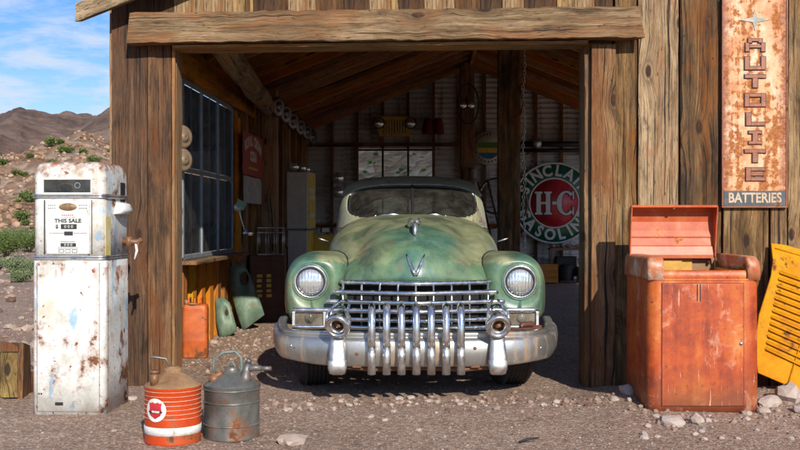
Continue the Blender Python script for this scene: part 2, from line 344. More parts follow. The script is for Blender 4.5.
MT['green_door'] = worn_paint('dusty dark green panel paint', [(.07, .12, .08), (.14, .21, .15), (.28, .32, .22)], 4, .3, rough=.5)
MT['grey_cab'] = plain('grey brown cabinet enamel', (.72, .68, .62), .5, 0, .2, 5)
MT['brown_box'] = plain('brown painted case', (.13, .055, .035), .7, 0, .3, 8)
MT['red_sign'] = worn_paint('dark red painted tin sign', [(.34, .04, .025), (.44, .06, .035)], 6, .25)
MT['sinclair_green'] = worn_paint('green porcelain', [(.008, .085, .045), (.018, .14, .07)], 7, .12, rough=.3)
MT['sinclair_red'] = worn_paint('red porcelain', [(.38, .02, .03), (.62, .04, .05)], 7, .12, rough=.3)
MT['red_paint'] = worn_paint('dull red paint', [(.14, .02, .015), (.22, .03, .02)], 7, .3)
MT['leaf_green'] = plain('green board patch', (.10, .25, .03), .6)
MT['sky_blue'] = plain('blue patch', (.03, .16, .32), .6)

def corr():
    n = N('corrugated galvanised iron'); v = n.obj(); a = n.noise(v, 1.5, 6, .65); st = n.noise(n.map(v, (6, 6, .7)), 1., 6, .65)
    c = n.ramp(a, [(.3, (.62, .64, .64)), (.7, (.84, .84, .82))]); c = n.mix(n.ramp(st, [(.52, 0.), (.68, .8)]), c, (.20, .12, .07))
    n.set(c, .45, .1); n.bump(n.noise(v, 40, 4), .2, .003); return n.m
MT['corr'] = corr()

def rock_mat(name, cols, sc_=4.):
    n = N(name); v = n.obj(); a = n.noise(v, sc_, 8, .68, .4); isl = n.island()
    c = n.ramp(n.math('ADD', n.math('MULTIPLY', a, .5), n.math('MULTIPLY', isl, .5)), [(.25 + .5 * i / (len(cols) - 1), q) for i, q in enumerate(cols)])
    n.set(c, .9, 0.); n.bump(n.noise(v, sc_ * 8, 7, .7), .5, .01); return n.m
MT['pebble'] = rock_mat('desert pebbles', [(.12, .07, .052), (.23, .142, .108), (.33, .222, .17), (.28, .20, .165), (.42, .33, .27)], 9)
MT['rock'] = rock_mat('pink grey boulder', [(.15, .10, .085), (.30, .21, .18), (.46, .38, .33)], 5)
MT['rock_pink'] = rock_mat('pale pink stone', [(.25, .15, .11), (.34, .225, .175), (.43, .35, .30)], 9)
MT['hill_rock'] = rock_mat('hillside boulders', [(.15, .08, .045), (.31, .185, .11), (.46, .32, .22)], .6)

def ground_mat():
    n = N('pinkish desert gravel'); v = n.obj()
    big = n.noise(v, .5, 5, .6); mid = n.noise(v, 3.2, 6, .65)
    vc = n.voro(v, 62, 1); vd = n.voro(v, 62, 0); v2 = n.voro(v, 21, 1); v2d = n.voro(v, 21, 0); g = n.noise(v, 190, 4, .7)
    base = n.ramp(n.math('ADD', n.math('MULTIPLY', big, .5), n.math('MULTIPLY', mid, .5)), [(.38, (.21, .124, .084)), (.50, (.40, .255, .18)), (.62, (.56, .39, .285))])
    peb = n.ramp(n.sep(vc)[0], [(.0, (.10, .056, .038)), (.35, (.31, .192, .128)), (.7, (.47, .33, .235)), (.95, (.68, .57, .46))])
    c = n.mix(.58, base, peb)
    s2 = n.math('MULTIPLY', n.ramp(n.sep(v2)[1], [(.72, 0.), (.76, .75)]), n.ramp(v2d, [(.3, 1.), (.42, 0.)]))
    c = n.mix(s2, c, n.ramp(n.sep(v2)[0], [(.2, (.22, .14, .11)), (.8, (.42, .33, .27))]))
    c = n.mix(n.ramp(vd, [(.35, 0.), (.7, .45)]), c, (.09, .056, .046))
    c = n.mix(n.ramp(g, [(.35, .4), (.6, 0.)]), c, (.10, .065, .052))
    n.set(c, .95, 0.)
    h = n.math('SUBTRACT', n.math('MULTIPLY', s2, 1.2), n.math('ADD', vd, n.math('MULTIPLY', g, -.5)))
    n.bump(h, .6, .012); return n.m
MT['ground'] = ground_mat()

def hill_mat():
    n = N('rocky desert slope'); v = n.obj()
    big = n.noise(v, .035, 8, .65, .5); b = n.noise(v, .25, 9, .72, .3); vd = n.voro(v, .9, 0); vc = n.voro(v, .9, 1); v3 = n.voro(v, 2.6, 1)
    c = n.ramp(n.math('ADD', n.math('MULTIPLY', big, .45), n.math('MULTIPLY', b, .55)), [(.36, (.09, .045, .028)), (.48, (.22, .125, .072)), (.56, (.34, .21, .13)), (.68, (.50, .36, .26))])
    c = n.mix(.45, c, n.ramp(n.sep(vc)[0], [(.1, (.17, .09, .05)), (.6, (.42, .27, .18)), (.95, (.6, .48, .38))]))
    c = n.mix(n.ramp(n.noise(v, 1.3, 5, .7), [(.60, 0.), (.66, .55)]), c, (.10, .12, .05))
    n.set(c, .95, 0.); n.bump(n.math('SUBTRACT', n.noise(v, .8, 9, .75), vd), .9, .8); return n.m
MT['hill'] = hill_mat()
def mount_mat():
    n = N('bare mountain rock'); v = n.obj()
    b = n.noise(v, .012, 10, .7, .4); a = n.noise(n.map(v, (1, 1, 2.5)), .05, 9, .7)
    c = n.ramp(n.math('ADD', n.math('MULTIPLY', b, .5), n.math('MULTIPLY', a, .5)), [(.40, (.07, .04, .032)), (.50, (.19, .12, .09)), (.62, (.36, .25, .19))])
    n.set(c, .95, 0.); n.bump(a, .9, 8.); return n.m
MT['mountain'] = mount_mat()
def leaf_mat(name, a, b):
    n = N(name); c = n.ramp(n.island(), [(.0, a), (1., b)]); n.set(c, .7, 0.)
    n.p.inputs['Subsurface Weight'].default_value = 0.0; return n.m
MT['leaf'] = leaf_mat('creosote leaves', (.045, .075, .012), (.14, .20, .04))
MT['leaf_pale'] = leaf_mat('grey green sage leaves', (.10, .14, .06), (.22, .27, .13))
MT['twig'] = plain('dry twig', (.12, .085, .055), .9)
# ---------------------------------------------------------------- mesh helpers
def V(*a): return Vector(a)
class MB:
    def __init__(s): s.v = []; s.f = []; s.mi = []; s.lc = []; s.rn = []; s.sm = []; s.cur = 0; s.smooth = False; s.r = 0.5
    def add(s, vs, fs, lc=None, mi=None, sm=None):
        b = len(s.v); s.v += [Vector(p) for p in vs]; s.lc += (lc or [Vector(p) for p in vs]); s.rn += [s.r] * len(vs)
        for f in fs: s.f.append(tuple(b + i for i in f)); s.mi.append(s.cur if mi is None else mi); s.sm.append(s.smooth if sm is None else sm)
        return s
    def box(s, x0, x1, y0, y1, z0, z1):
        p = [(x0, y0, z0), (x1, y0, z0), (x1, y1, z0), (x0, y1, z0), (x0, y0, z1), (x1, y0, z1), (x1, y1, z1), (x0, y1, z1)]
        return s.add(p, [(0, 3, 2, 1), (4, 5, 6, 7), (0, 1, 5, 4), (1, 2, 6, 5), (2, 3, 7, 6), (3, 0, 4, 7)], sm=False)
    def plank(s, p, L, W, T, seg=6, jit=.003, rnd=None, rag=0., warp=0.):
        """a sawn board: corner p, vectors along its length, width and thickness; uneven edges and ends"""
        p, L, W, T = Vector(p), Vector(L), Vector(W), Vector(T)
        if (L.cross(W)).dot(T) < 0: p = p + T; T = -T
        s.r = random.random() if rnd is None else rnd
        vs, lc, fs = [], [], []
        w_, t_, l_ = W.length, T.length, L.length; ph = random.uniform(0, 6); wv = random.uniform(-1, 1) * warp
        for i in range(seg + 1):
            k = i / seg; bow = T.normalized() * wv * math.sin(PI * k)
            for (a, b) in ((0, 0), (1, 0), (1, 1), (0, 1)):
                kk = k
                if i in (0, seg) and rag: kk += random.uniform(-rag, rag) / l_
                jw = random.uniform(-jit, jit); jt = random.uniform(-jit, jit) * .6
                vs.append(p + L * kk + W * a + T * b + W.normalized() * jw + T.normalized() * jt + bow)
                lc.append(Vector((a * w_, b * t_, k * l_)))
        for i in range(seg):
            o = i * 4
            for j in range(4):
                q = (j + 1) % 4; fs.append((o + j, o + q, o + 4 + q, o + 4 + j))
        fs.append((3, 2, 1, 0)); o = seg * 4; fs.append((o, o + 1, o + 2, o + 3))
        return s.add(vs, fs, lc, sm=False)
    def loft(s, rings, closed=True, cap0=False, cap1=False, flip=False, sm=True, lcf=None):
        n = len(rings[0]); vs = [p for r in rings for p in r]; fs = []
        for i in range(len(rings) - 1):
            for j in range(n if closed else n - 1):
                q = (j + 1) % n; f = (i * n + j, i * n + q, (i + 1) * n + q, (i + 1) * n + j)
                fs.append(f[::-1] if flip else f)
        if cap0: fs.append(tuple(range(n)) if flip else tuple(range(n))[::-1])
        o = (len(rings) - 1) * n
        if cap1: fs.append(tuple(range(o, o + n))[::-1] if flip else tuple(range(o, o + n)))
        return s.add(vs, fs, lcf, sm=sm)
    def tube(s, pts, r, seg=10, cap=True, sx=1., closed=False):
        pts = [Vector(p) for p in pts]; n = len(pts); rr = r if isinstance(r, (list, tuple)) else [r] * n; rings = []; up = None; lc = []
        acc = 0
        for i, p in enumerate(pts):
            if closed: t = pts[(i + 1) % n] - pts[i - 1]
            else: t = pts[min(n - 1, i + 1)] - pts[max(0, i - 1)]
            t.normalize()
            if up is None:
                up = Vector((0, 0, 1)) if abs(t.z) < .9 else Vector((1, 0, 0))
            a = t.cross(up).normalized(); b = a.cross(t).normalized(); up = b
            if i: acc += (p - pts[i - 1]).length
            rings.append([p + (a * math.cos(2 * PI * j / seg) * sx + b * math.sin(2 * PI * j / seg)) * rr[i] for j in range(seg)])
            lc += [Vector((rr[i] * math.cos(2 * PI * j / seg), rr[i] * math.sin(2 * PI * j / seg), acc)) for j in range(seg)]
        if closed: rings.append(rings[0]); lc += lc[:seg]
        return s.loft(rings, True, cap and not closed, cap and not closed, flip=False, lcf=lc)
    def lathe(s, prof, c=(0, 0, 0), axis='z', seg=28, cap0=False, cap1=False):
        """prof: list of (radius, height along the axis)"""
        rings = []
        for (r, h) in prof:
            ring = []
            for j in range(seg):
                a = 2 * PI * j / seg; x, y = r * math.cos(a), r * math.sin(a)
                q = {'z': (x, y, h), 'y': (x, h, -y), 'x': (h, x, y)}[axis]
                ring.append(Vector(c) + Vector(q))
            rings.append(ring)
        return s.loft(rings, True, cap0, cap1)
    def prism(s, poly, y0, y1, plane='xz'):
        """extrude a flat outline; plane xz is extruded along y"""
        n = len(poly)
        def P(a, b, d): return {'xz': (a, d, b), 'yz': (d, a, b), 'xy': (a, b, d)}[plane]
        vs = [P(a, b, y0) for a, b in poly] + [P(a, b, y1) for a, b in poly]
        fs = [tuple(range(n)), tuple(range(2 * n - 1, n - 1, -1))] + [(j, n + j, n + (j + 1) % n, (j + 1) % n) for j in range(n)]
        return s.add(vs, fs, sm=False)
    def rock(s, c, r, seed, sq=(1, 1, .6), sub=1):
        ico = ICO[sub]; rot = Matrix.Rotation(random.uniform(0, 6.28), 3, 'Z') @ Matrix.Rotation(random.uniform(-.4, .4), 3, 'X')
        vs = []
        for p in ico[0]:
            k = 1 + .38 * mn.noise(p * 1.3 + Vector((seed, seed * 2.1, 0))) + .16 * mn.noise(p * 3.1 + Vector((seed * 1.7, 0, seed)))
            q = Vector((p.x * sq[0], p.y * sq[1], p.z * sq[2])) * (r * k); vs.append(Vector(c) + rot @ q)
        s.r = random.random(); return s.add(vs, ico[1], sm=False)
    def xf(s, M, start=0):
        for i in range(start, len(s.v)): s.v[i] = M @ s.v[i]
        return s
    def build(s, name, mats, parent=None, bevel=0., solid=0., loc=None, rot=None, segs=2, sub=0):
        me = bpy.data.meshes.new(name); me.from_pydata([tuple(p) for p in s.v], [], s.f)
        if not isinstance(mats, (list, tuple)): mats = [mats]
        for m in mats: me.materials.append(MT[m] if isinstance(m, str) else m)
        me.polygons.foreach_set('material_index', s.mi); me.polygons.foreach_set('use_smooth', s.sm)
        a = me.attributes.new('lc', 'FLOAT_VECTOR', 'POINT'); a.data.foreach_set('vector', [c for p in s.lc for c in p])
        a = me.attributes.new('rnd', 'FLOAT', 'POINT'); a.data.foreach_set('value', s.rn)
        me.update(); me.validate()
        o = bpy.data.objects.new(name, me); col.objects.link(o)
        if parent: o.parent = parent
        if loc is not None: o.location = loc
        if rot is not None: o.rotation_euler = rot
        if solid: m = o.modifiers.new('Solidify', 'SOLIDIFY'); m.thickness = solid; m.offset = -1
        if sub: m = o.modifiers.new('Subdivision', 'SUBSURF'); m.levels = sub; m.render_levels = sub
        if bevel: m = o.modifiers.new('Bevel', 'BEVEL'); m.width = bevel; m.segments = segs; m.limit_method = 'ANGLE'; m.angle_limit = R(40)
        return o
import bmesh
ICO = {}
for k in (1, 2, 3):
    bm = bmesh.new(); bmesh.ops.create_icosphere(bm, subdivisions=k, radius=1)
    ICO[k] = ([v.co.copy() for v in bm.verts], [tuple(v.index for v in f.verts) for f in bm.faces]); bm.free()

def tag(o, label=None, cat=None, group=None, kind=None):
    if label: o['label'] = label
    if cat: o['category'] = cat
    if group: o['group'] = group
    if kind: o['kind'] = kind
    return o
def thing(name, label, cat, loc=(0, 0, 0), rz=0., group=None, rx=0., ry=0.):
    o = bpy.data.objects.new(name, None); col.objects.link(o); o.location = loc; o.rotation_euler = (rx, ry, rz)
    o.empty_display_size = .1
    return tag(o, label, cat, group)
def children(o): return [c for c in bpy.data.objects if c.parent == o]
def copy_tree(o, parent=None):
    c = o.copy(); col.objects.link(c)
    if parent: c.parent = parent
    for ch in children(o): copy_tree(ch, c)
    return c
def text(name, body, size, mat, parent, M, ext=.002, bold=0., sx=1., label=None, align='CENTER'):
    """lettering as real mesh; M places it (text lies in its local XY plane, facing +Z)"""
    cu = bpy.data.curves.new(name, 'FONT'); cu.body = body; cu.size = size; cu.extrude = ext; cu.offset = bold
    cu.align_x = align; cu.align_y = 'CENTER'; cu.resolution_u = 3
    t = bpy.data.objects.new(name, cu); col.objects.link(t); bpy.context.view_layer.update()
    me = bpy.data.meshes.new_from_object(t.evaluated_get(bpy.context.evaluated_depsgraph_get()))
    bpy.data.objects.remove(t); bpy.data.curves.remove(cu); me.name = name
    me.transform(M @ Matrix.Diagonal((sx, 1, 1, 1))); me.materials.clear(); me.materials.append(MT[mat])
    o = bpy.data.objects.new(name, me); col.objects.link(o); o.parent = parent
    if label: o['label'] = label
    return o
FACE = Matrix.Rotation(R(90), 4, 'X')       # text upright, facing -Y
def TR(x, y, z): return Matrix.Translation((x, y, z))
def lerp(a, b, t): return a + (b - a) * t
def table(tb, x):
    if x <= tb[0][0]: return tb[0][1]
    for (a, p), (b, q) in zip(tb, tb[1:]):
        if x <= b: return p + (q - p) * (x - a) / (b - a)
    return tb[-1][1]
def stable(tb, x):      # smooth (Catmull-Rom) table
    if x <= tb[0][0]: return tb[0][1]
    if x >= tb[-1][0]: return tb[-1][1]
    for i in range(len(tb) - 1):
        if x <= tb[i + 1][0]: break
    x1, y1 = tb[i]; x2, y2 = tb[i + 1]; h = x2 - x1; t = (x - x1) / h
    m1 = (y2 - tb[i - 1][1]) / (x2 - tb[i - 1][0]) if i > 0 else (y2 - y1) / h
    m2 = (tb[i + 2][1] - y1) / (tb[i + 2][0] - x1) if i + 2 < len(tb) else (y2 - y1) / h
    return (2*t**3-3*t*t+1)*y1 + (t**3-2*t*t+t)*h*m1 + (-2*t**3+3*t*t)*y2 + (t**3-t*t)*h*m2
def sgnp(a, p): return math.copysign(abs(a) ** p, a)

# ---------------------------------------------------------------- setting: ground, hill, mountains
def smooth(a, b, x): t = max(0., min(1., (x - a) / (b - a))); return t * t * (3 - 2 * t)
def gz(x, y):
    d = math.hypot(x, y)
    z = .022 * mn.noise(Vector((x * .9, y * .9, 3))) + .010 * mn.noise(Vector((x * 3.3, y * 3.3, 7)))
    if d < 30: z += .006 * mn.noise(Vector((x * 11, y * 11, 1)))
    z += .04 * smooth(-1.1, -1.5, x) * smooth(8.6, 9.4, y) * (1 - smooth(13, 14, y)) * (1 - smooth(-2.2, -2.6, x))
    z += .13 * smooth(13, 19, y) * (1 - smooth(60, 90, d))                                   # floor rises to the back of the shed
    z += .055 * smooth(-.35, .15, x - 1.55) * math.exp(-((y - 7.45) / .5) ** 2)              # gravel banked along the wall
    z -= .05 * smooth(7, 5, y) * (1 if y > 0 else 1) * .4
    if d > 18: z += .10 * mn.noise(Vector((x * .16, y * .16, 9)))* smooth(18, 30, d)
    return z
def axis(lo, hi, step, far, g=1.16):
    a = [lo + i * step for i in range(int((hi - lo) / step) + 1)]
    st = step; x = a[-1]
    while x < far: st *= g; x += st; a.append(x)
    st = step; x = a[0]; b = []
    while x > -far: st *= g; x -= st; b.append(x)
    return b[::-1] + a
gx_ = axis(-3.6, 4.0, .035, 1600); gy_ = axis(5.0, 13.5, .045, 1600)
mb = MB(); mb.smooth = True
mb.add([(x, y, gz(x, y)) for y in gy_ for x in gx_],
       [(j * len(gx_) + i, j * len(gx_) + i + 1, (j + 1) * len(gx_) + i + 1, (j + 1) * len(gx_) + i) for j in range(len(gy_) - 1) for i in range(len(gx_) - 1)])
tag(mb.build('ground', 'ground'), kind='structure')

def polar(name, mat, az0, az1, na, rs, hf):
    mb = MB(); mb.smooth = False; nr = len(rs); vs = []
    for i in range(na + 1):
        a = R(lerp(az0, az1, i / na))
        for r in rs: vs.append((r * math.sin(a), r * math.cos(a), hf(math.degrees(a), r)))
    mb.add(vs, [(i * nr + j, (i + 1) * nr + j, (i + 1) * nr + j + 1, i * nr + j + 1) for i in range(na) for j in range(nr - 1)], sm=True)
    return tag(mb.build(name, mat), kind='structure')
def fb(x, y, s, o, seed): 
    return mn.fractal(Vector((x * s, y * s, seed)), 1.0, 2.0, o)
CREST = [(-60, 9), (-30, 7.0), (-24, 7.4), (-21.4, 8.0), (-20.2, 8.6), (-18.9, 9.4), (-17.8, 10.6), (-17.2, 10.9), (-16.2, 10.3), (-15, 9.6), (-9, 11), (-3, 12), (4, 13), (20, 14), (60, 12)]
def hill_h(az, r):
    a = R(az); x, y = r * math.sin(a), r * math.cos(a); c = stable(CREST, az)
    k = smooth(52, 118, r) - .55 * smooth(125, 190, r)
    rough = 1.3 * fb(x, y, .05, 7, 4.) + .9 * fb(x, y, .20, 6, 9.)
    return -.6 + (c + .6) * k + rough * smooth(52, 75, r) * 1.0
polar('hill', 'hill', -62, 62, 420, [48 + 1.0 * i for i in range(80)] + [128 + 3 * i for i in range(22)], hill_h)
RIDGE = [(-60, 50), (-30, 58), (-23, 62), (-21.4, 66.5), (-20.7, 68.0), (-20.1, 66), (-19.2, 62.5), (-18.2, 61.5), (-17.2, 63.0), (-16.3, 64), (-15.4, 66), (-12, 70), (0, 60), (30, 70), (60, 50)]
def mt_h(az, r):
    a = R(az); x, y = r * math.sin(a), r * math.cos(a); c = stable(RIDGE, az) - 7.5
    k = smooth(300, 600, r) * (1 - .6 * smooth(620, 800, r))
    return -2 + c * k + (15 * fb(x, y, .012, 8, 2.) + 6 * abs(fb(x, y, .03, 6, 6.))) * smooth(300, 420, r)
polar('mountains', 'mountain', -62, 62, 700, [290 + 8 * i for i in range(50)] + [700 + 30 * i for i in range(6)], mt_h)

# boulders strewn over the hillside (nobody could count them)
mb = MB()
for i in range(3500):
    az = random.uniform(-26, -12) if i % 3 else random.uniform(-23, -14); r = random.uniform(58, 128); a = R(az)
    s_ = random.choice([.08, .1, .13, .16, .24]) * random.uniform(.6, 1.4)
    mb.rock((r * math.sin(a), r * math.cos(a), hill_h(az, r) + s_ * .15), s_, i * .37, (1, .9, .75), 1)
tag(mb.build('boulder_scree', 'hill_rock'), 'tan boulders strewn over the desert hillside', 'boulders', kind='stuff')

# shrubs: twigs plus hundreds of small leaf clumps
def shrub_mesh(name, h, wd, nleaf, mat, seed, leaf=.035, parent=None):
    rd = random.Random(seed); st = MB(); lf = MB()
    tips = []
    for k in range(26):
        a = rd.uniform(0, 6.28); sp = rd.uniform(.2, 1) * wd * .5; hh = h * rd.uniform(.55, 1.)
        p0 = V(0, 0, -.05); p1 = V(math.cos(a) * sp * .4, math.sin(a) * sp * .4, hh * .45); p2 = V(math.cos(a) * sp, math.sin(a) * sp, hh)
        st.tube([p0, p1, p2], [.012, .008, .003], 5); tips.append((p1, p2))
    for k in range(nleaf):
        p1, p2 = rd.choice(tips); t = rd.uniform(.0, 1.08); c = p1.lerp(p2, t) + V(rd.gauss(0, .07), rd.gauss(0, .07), rd.gauss(0, .06)) * wd
        if c.z < .02: c.z = rd.uniform(.02, .15)
        for q in range(3):
            d = V(rd.uniform(-1, 1), rd.uniform(-1, 1), rd.uniform(-.3, 1)).normalized() * leaf * rd.uniform(.6, 1.5); e = d.cross(V(rd.uniform(-1, 1), rd.uniform(-1, 1), rd.uniform(-1, 1))).normalized() * leaf * .45
            lf.add([c, c + d * .5 + e, c + d, c + d * .5 - e], [(0, 1, 2, 3)])
    return st, lf
def shrub_proto(h, wd, nl, mat, seed, leaf=.035):
    t = thing('desert_shrub', 'x', 'shrub')
    st, lf = shrub_mesh('s', h, wd, nl, mat, seed, leaf)
    st.build('stem', 'twig', t); lf.build('foliage', mat, t); return t
def place_shrub(proto, x, y, z, s, label, group, first=[]):
    if proto not in first: first.append(proto); o = proto
    else: o = copy_tree(proto)
    o.location = (x, y, z); o.rotation_euler = (0, 0, random.uniform(0, 6.28)); o.scale = (s, s, s * random.uniform(.85, 1.1))
    tag(o, label, 'shrub', group); return o
sh_a = shrub_proto(1.3, 2.0, 2600, 'leaf', 1, .045)
sh_b = shrub_proto(.55, 1.3, 1500, 'leaf_pale', 2, .04)
sh_c = shrub_proto(1.0, 1.5, 300, 'leaf', 3, .16)
near = [(sh_a, 6, 214, 33, .75, 'tall dark green shrub at the far left edge beyond the pump'), (sh_a, 29, 207, 38, .75, 'dark green shrub standing against the left side of the pump'),
        (sh_a, -14, 226, 29, .7, 'bushy green shrub cut by the left edge of the frame'),
        (sh_b, 16, 238, 23, .6, 'low bright green shrub at the foot of the taller shrubs'), (sh_b, 30, 240, 24, .6, 'low green shrub half hidden by the pump side'),
        (sh_b, 2, 236, 25, .6, 'low pale shrub at the left picture edge'), (sh_b, 10, 203, 44, 1.5, 'grey green sage shrub below the rocky hill'), (sh_b, 26, 202, 48, 1.5, 'pale sage shrub behind the dark green shrub'),
        (sh_b, 20, 246, 19.5, .45, 'small green tuft on the gravel left of the pump')]
for pr, px, py, Y, s_, lb in near:
    x = (px - 400) / 1022 * Y; place_shrub(pr, x, Y, gz(x, Y) - .02, s_, lb, 'green shrubs beyond the fuel pump')
for i in range(190):
    az = random.uniform(-22.5, -14.5) if i < 50 else (random.uniform(-12.5, -8) if i < 60 else random.uniform(-3.2, 2.6)); r = random.uniform(55, 104)
    a = R(az); tag(place_shrub(sh_c, r * math.sin(a), r * math.cos(a), hill_h(az, r) - .1, random.uniform(.3, .75) * (.42 if az > -6 else 1), 'small dark green shrub dotted on the rocky hillside', 'small shrubs on the hillside'))
# bushes just outside the shed, seen through the side windows
for k, (x, y, s_) in enumerate([(-4.6, 17, 1.), (-5.4, 21, 1.1), (-3.6, 12.0, .5)]):
    place_shrub(sh_a, x, y, gz(x, y), s_, ['green bush outside the side windows', 'farther green bush outside the side windows', 'small green bush close to the side wall'][k], 'green bushes outside the side windows')

# loose stones
mb = MB(); rs_ = random.Random(5)
def free_spot(x, y): return not (-2.3 < x < -1.78 and 7.95 < y < 8.3)
for i in range(15000):
    y = 5.0 + 9.5 * rs_.random() ** 1.5; x = rs_.uniform(-.5, .5) * y * .95; s_ = .0025 + .009 * rs_.random() ** 3.5
    mb.rock((x, y, gz(x, y) + s_ * .2), s_, i * .13, (1, .9, .65), 1)
for i in range(560):       # a drift of coarser chips along the front of the bay and the wall
    x = rs_.uniform(-1.2, 3.2); y = (7.25 + rs_.gauss(0, .16)) if x < 1.5 else (6.85 + rs_.gauss(0, .30)); s_ = .008 + .022 * rs_.random() ** 2.2
    mb.rock((x, y, gz(x, y) + s_ * .25), s_, i * .13, (1, .9, .65), 1)
for i in range(420):
    x = rs_.uniform(-2.0, -1.2); y = 8.6 + rs_.random() * 3.5; s_ = .008 + .02 * rs_.random() ** 2
    mb.rock((x, y, gz(x, y) + s_ * .25), s_, i * .13, (1, .9, .65), 1)
for i in range(1500):      # open desert left of the pump
    y = 9 + 40 * rs_.random() ** 1.6; x = y * rs_.uniform(-.43, -.24); s_ = (.012 + .05 * rs_.random() ** 3) * (1 + y / 30)
    mb.rock((x, y, gz(x, y) + s_ * .2), s_, i * .13, (1, .9, .6), 1)
tag(mb.build('gravel', 'pebble'), 'loose pinkish gravel scattered over the ground', 'gravel', kind='stuff')
# ---------------------------------------------------------------- the garage shed (local frame: u along the front, v inward)
GR = -.028
def gw(u, v, z=0.): return V(u * math.cos(GR) - v * math.sin(GR), 8.0 + u * math.sin(GR) + v * math.cos(GR), z)
shed = thing('garage_shed', 'weathered timber garage with an open vehicle bay and corrugated back wall', 'garage', gw(0, 0), GR)
RU, RZ, RS = 1.0, 4.36, .387
def roofz(u): return RZ - RS * abs(u - RU)
def part(mb, name, mat, bevel=0., parent=None, **k): return mb.build(name, mat, parent or shed, bevel=bevel, **k)
ZB = 2.69           # underside of header beam
# left front panel
mb = MB()
for (a, b, r_, t) in ((-2.275, -1.99, .34, .055), (-1.987, -1.80, .5, .058)):
    mb.plank((a, .0, .0), (0, 0, 2.72 if a > -2.0 else 3.35), (b - a - .004, 0, 0), (0, t, 0), 14, .002, r_)
part(mb, 'bay_side_panel', 'wood_dark', .003)
mb = MB(); mb.plank((-1.797, .0, -.02), (0, 0, ZB + .02), (.022, 0, 0), (0, .05, 0), 14, .003, .6); mb.plank((-1.80, .054, -.02), (0, 0, ZB + .02), (.026, 0, 0), (0, .19, 0), 10, .003, .45)
mb.plank((-2.30, .03, 0), (0, 0, 3.0), (.022, 0, 0), (0, .16, 0), 8, .002, .7)
part(mb, 'jamb_board', 'wood_fresh', .003)
mb = MB(); mb.plank((-2.02, .065, -.05), (0, 0, 3.1), (.21, 0, 0), (0, .17, 0), 8, .003, .4); part(mb, 'corner_post', 'wood_in', .004)
# right door posts
mb = MB(); mb.plank((1.485, -.045, -.02), (0, 0, ZB - .0), (.185, 0, 0), (0, .18, 0), 12, .003, .78, warp=.004); part(mb, 'door_post', 'wood_dark', .005)
mb = MB(); mb.plank((1.440, .02, -.02), (0, 0, ZB), (.042, 0, 0), (0, .30, 0), 12, .004, .45, warp=.004); part(mb, 'jamb_board', 'wood_facade', .004)
# header beam: one old split timber, slightly skewed
mb = MB(); random.seed(4)
L0, L1 = V(-2.10, -.165, 2.675), V(1.845, -.165, 2.70)
for k in range(1):
    mb.plank(L0, L1 - L0, (0, 0, .235), (0, .15, 0), 60, .006, .45, rag=.03)
part(mb, 'header_beam', 'wood_beam', .006)
mb = MB(); mb.plank((-1.77, -.10, ZB - .045), (3.22, 0, .02), (0, 0, .026), (0, .26, 0), 20, .002, .5); part(mb, 'header_liner', 'wood_fresh', .002)
mb = MB(); mb.plank((-2.25, .06, ZB + .02), (3.95, 0, 0), (0, 0, .26), (0, .09, 0), 10, .003, .4); part(mb, 'inner_lintel', 'wood_in', .004)
# siding above the bay
mb = MB(); mg = MB(); u = -2.04
ups = [(.10, 0), (.16, 0), (.22, 1), (.015, 2), (.17, 1), (.06, 1), (.10, 2), (.035, 3), (.03, 2), (.27, 0), (.22, 1), (.22, 3), (.20, 0), (.17, 1), (.06, 2), (.20, 0), (.24, 1), (.20, 3), (.17, 0), (.17, 1), (.25, 0), (.14, 2), (.16, 1), (.18, 0)]
for (wd, kd) in ups:
    b = min(u + wd, 1.66); zt = roofz((u + b) / 2) - .01
    if b - u > .012:
        (mg if kd in (1, 2) else mb).plank((u, .004 if kd != 2 else -.012, 2.72), (0, 0, zt - 2.72), (b - u - .004, 0, 0), (0, .035, 0), 8, .002, {0: .25, 1: .75, 2: .95, 3: .4}[kd])
    u = b
    if u >= 1.66: break
part(mb, 'gable_siding', 'wood_dark', .002); part(mg, 'gable_siding', 'wood_facade', .002)
# right-hand front siding
mb = MB(); md = MB(); random.seed(21)
rp = [(1.675, 1.845, .52, 0), (1.853, 2.165, .72, 0), (2.178, 2.50, .22, 0), (2.512, 2.86, .52, 0), (2.872, 3.00, .35, 0), (3.01, 3.33, .62, 0), (3.34, 3.70, .4, 0), (3.71, 4.2, .5, 0)]
for (a, b, r_, dk) in rp:
    zt = roofz((a + b) / 2) - .02
    (md if dk else mb).plank((a, 0, -.03), (0, 0, zt), (b - a - .004, 0, 0), (0, .06, 0), 18, .0035, r_, warp=.012)
mb.plank((1.66, .065, 0), (2.5, 0, 0), (0, 0, 3.3), (0, .02, 0), 6, .001, .05)
part(mb, 'front_siding', 'wood_facade', .004)
# side and right walls
mb = MB(); mo = MB(); random.seed(8)
WV0, WV1, WZ0, WZ1 = 1.6, 4.05, .95, 2.63
v = .05
while v < 12.0:
    b = v + random.uniform(.15, .24); sp = (v < WV1 and b > WV0)
    for (z0, z1) in (((-.03, WZ0 - .03), (WZ1 + .03, 3.12)) if sp else ((-.03, 3.12),)):
        (mo if v < 4.6 else mb).plank((-2.18, v, z0), (0, 0, z1 - z0), (0, b - v - .004, 0), (.025, 0, 0), 5, .002)
    v = b
part(mb, 'side_wall', 'wood_in'); part(mo, 'side_boards', 'wood_orange')
mb = MB()
for k in range(11):
    v = .42 + k * .40; z1 = WZ0 - .05 if WV0 - .1 < v < WV1 else 2.6
    o = MB(); o.plank((-2.15, v, -.03), (0, 0, z1), (0, .17, 0), (.05, 0, 0), 5, .002); part(o, 'wall_stud', 'wood_orange', .003)
for k in range(9):
    o = MB(); o.plank((-2.15, 4.75 + k * .8, -.03), (0, 0, 3.1), (0, .11, 0), (.09, 0, 0), 5, .002); part(o, 'wall_stud', 'wood_in', .003)
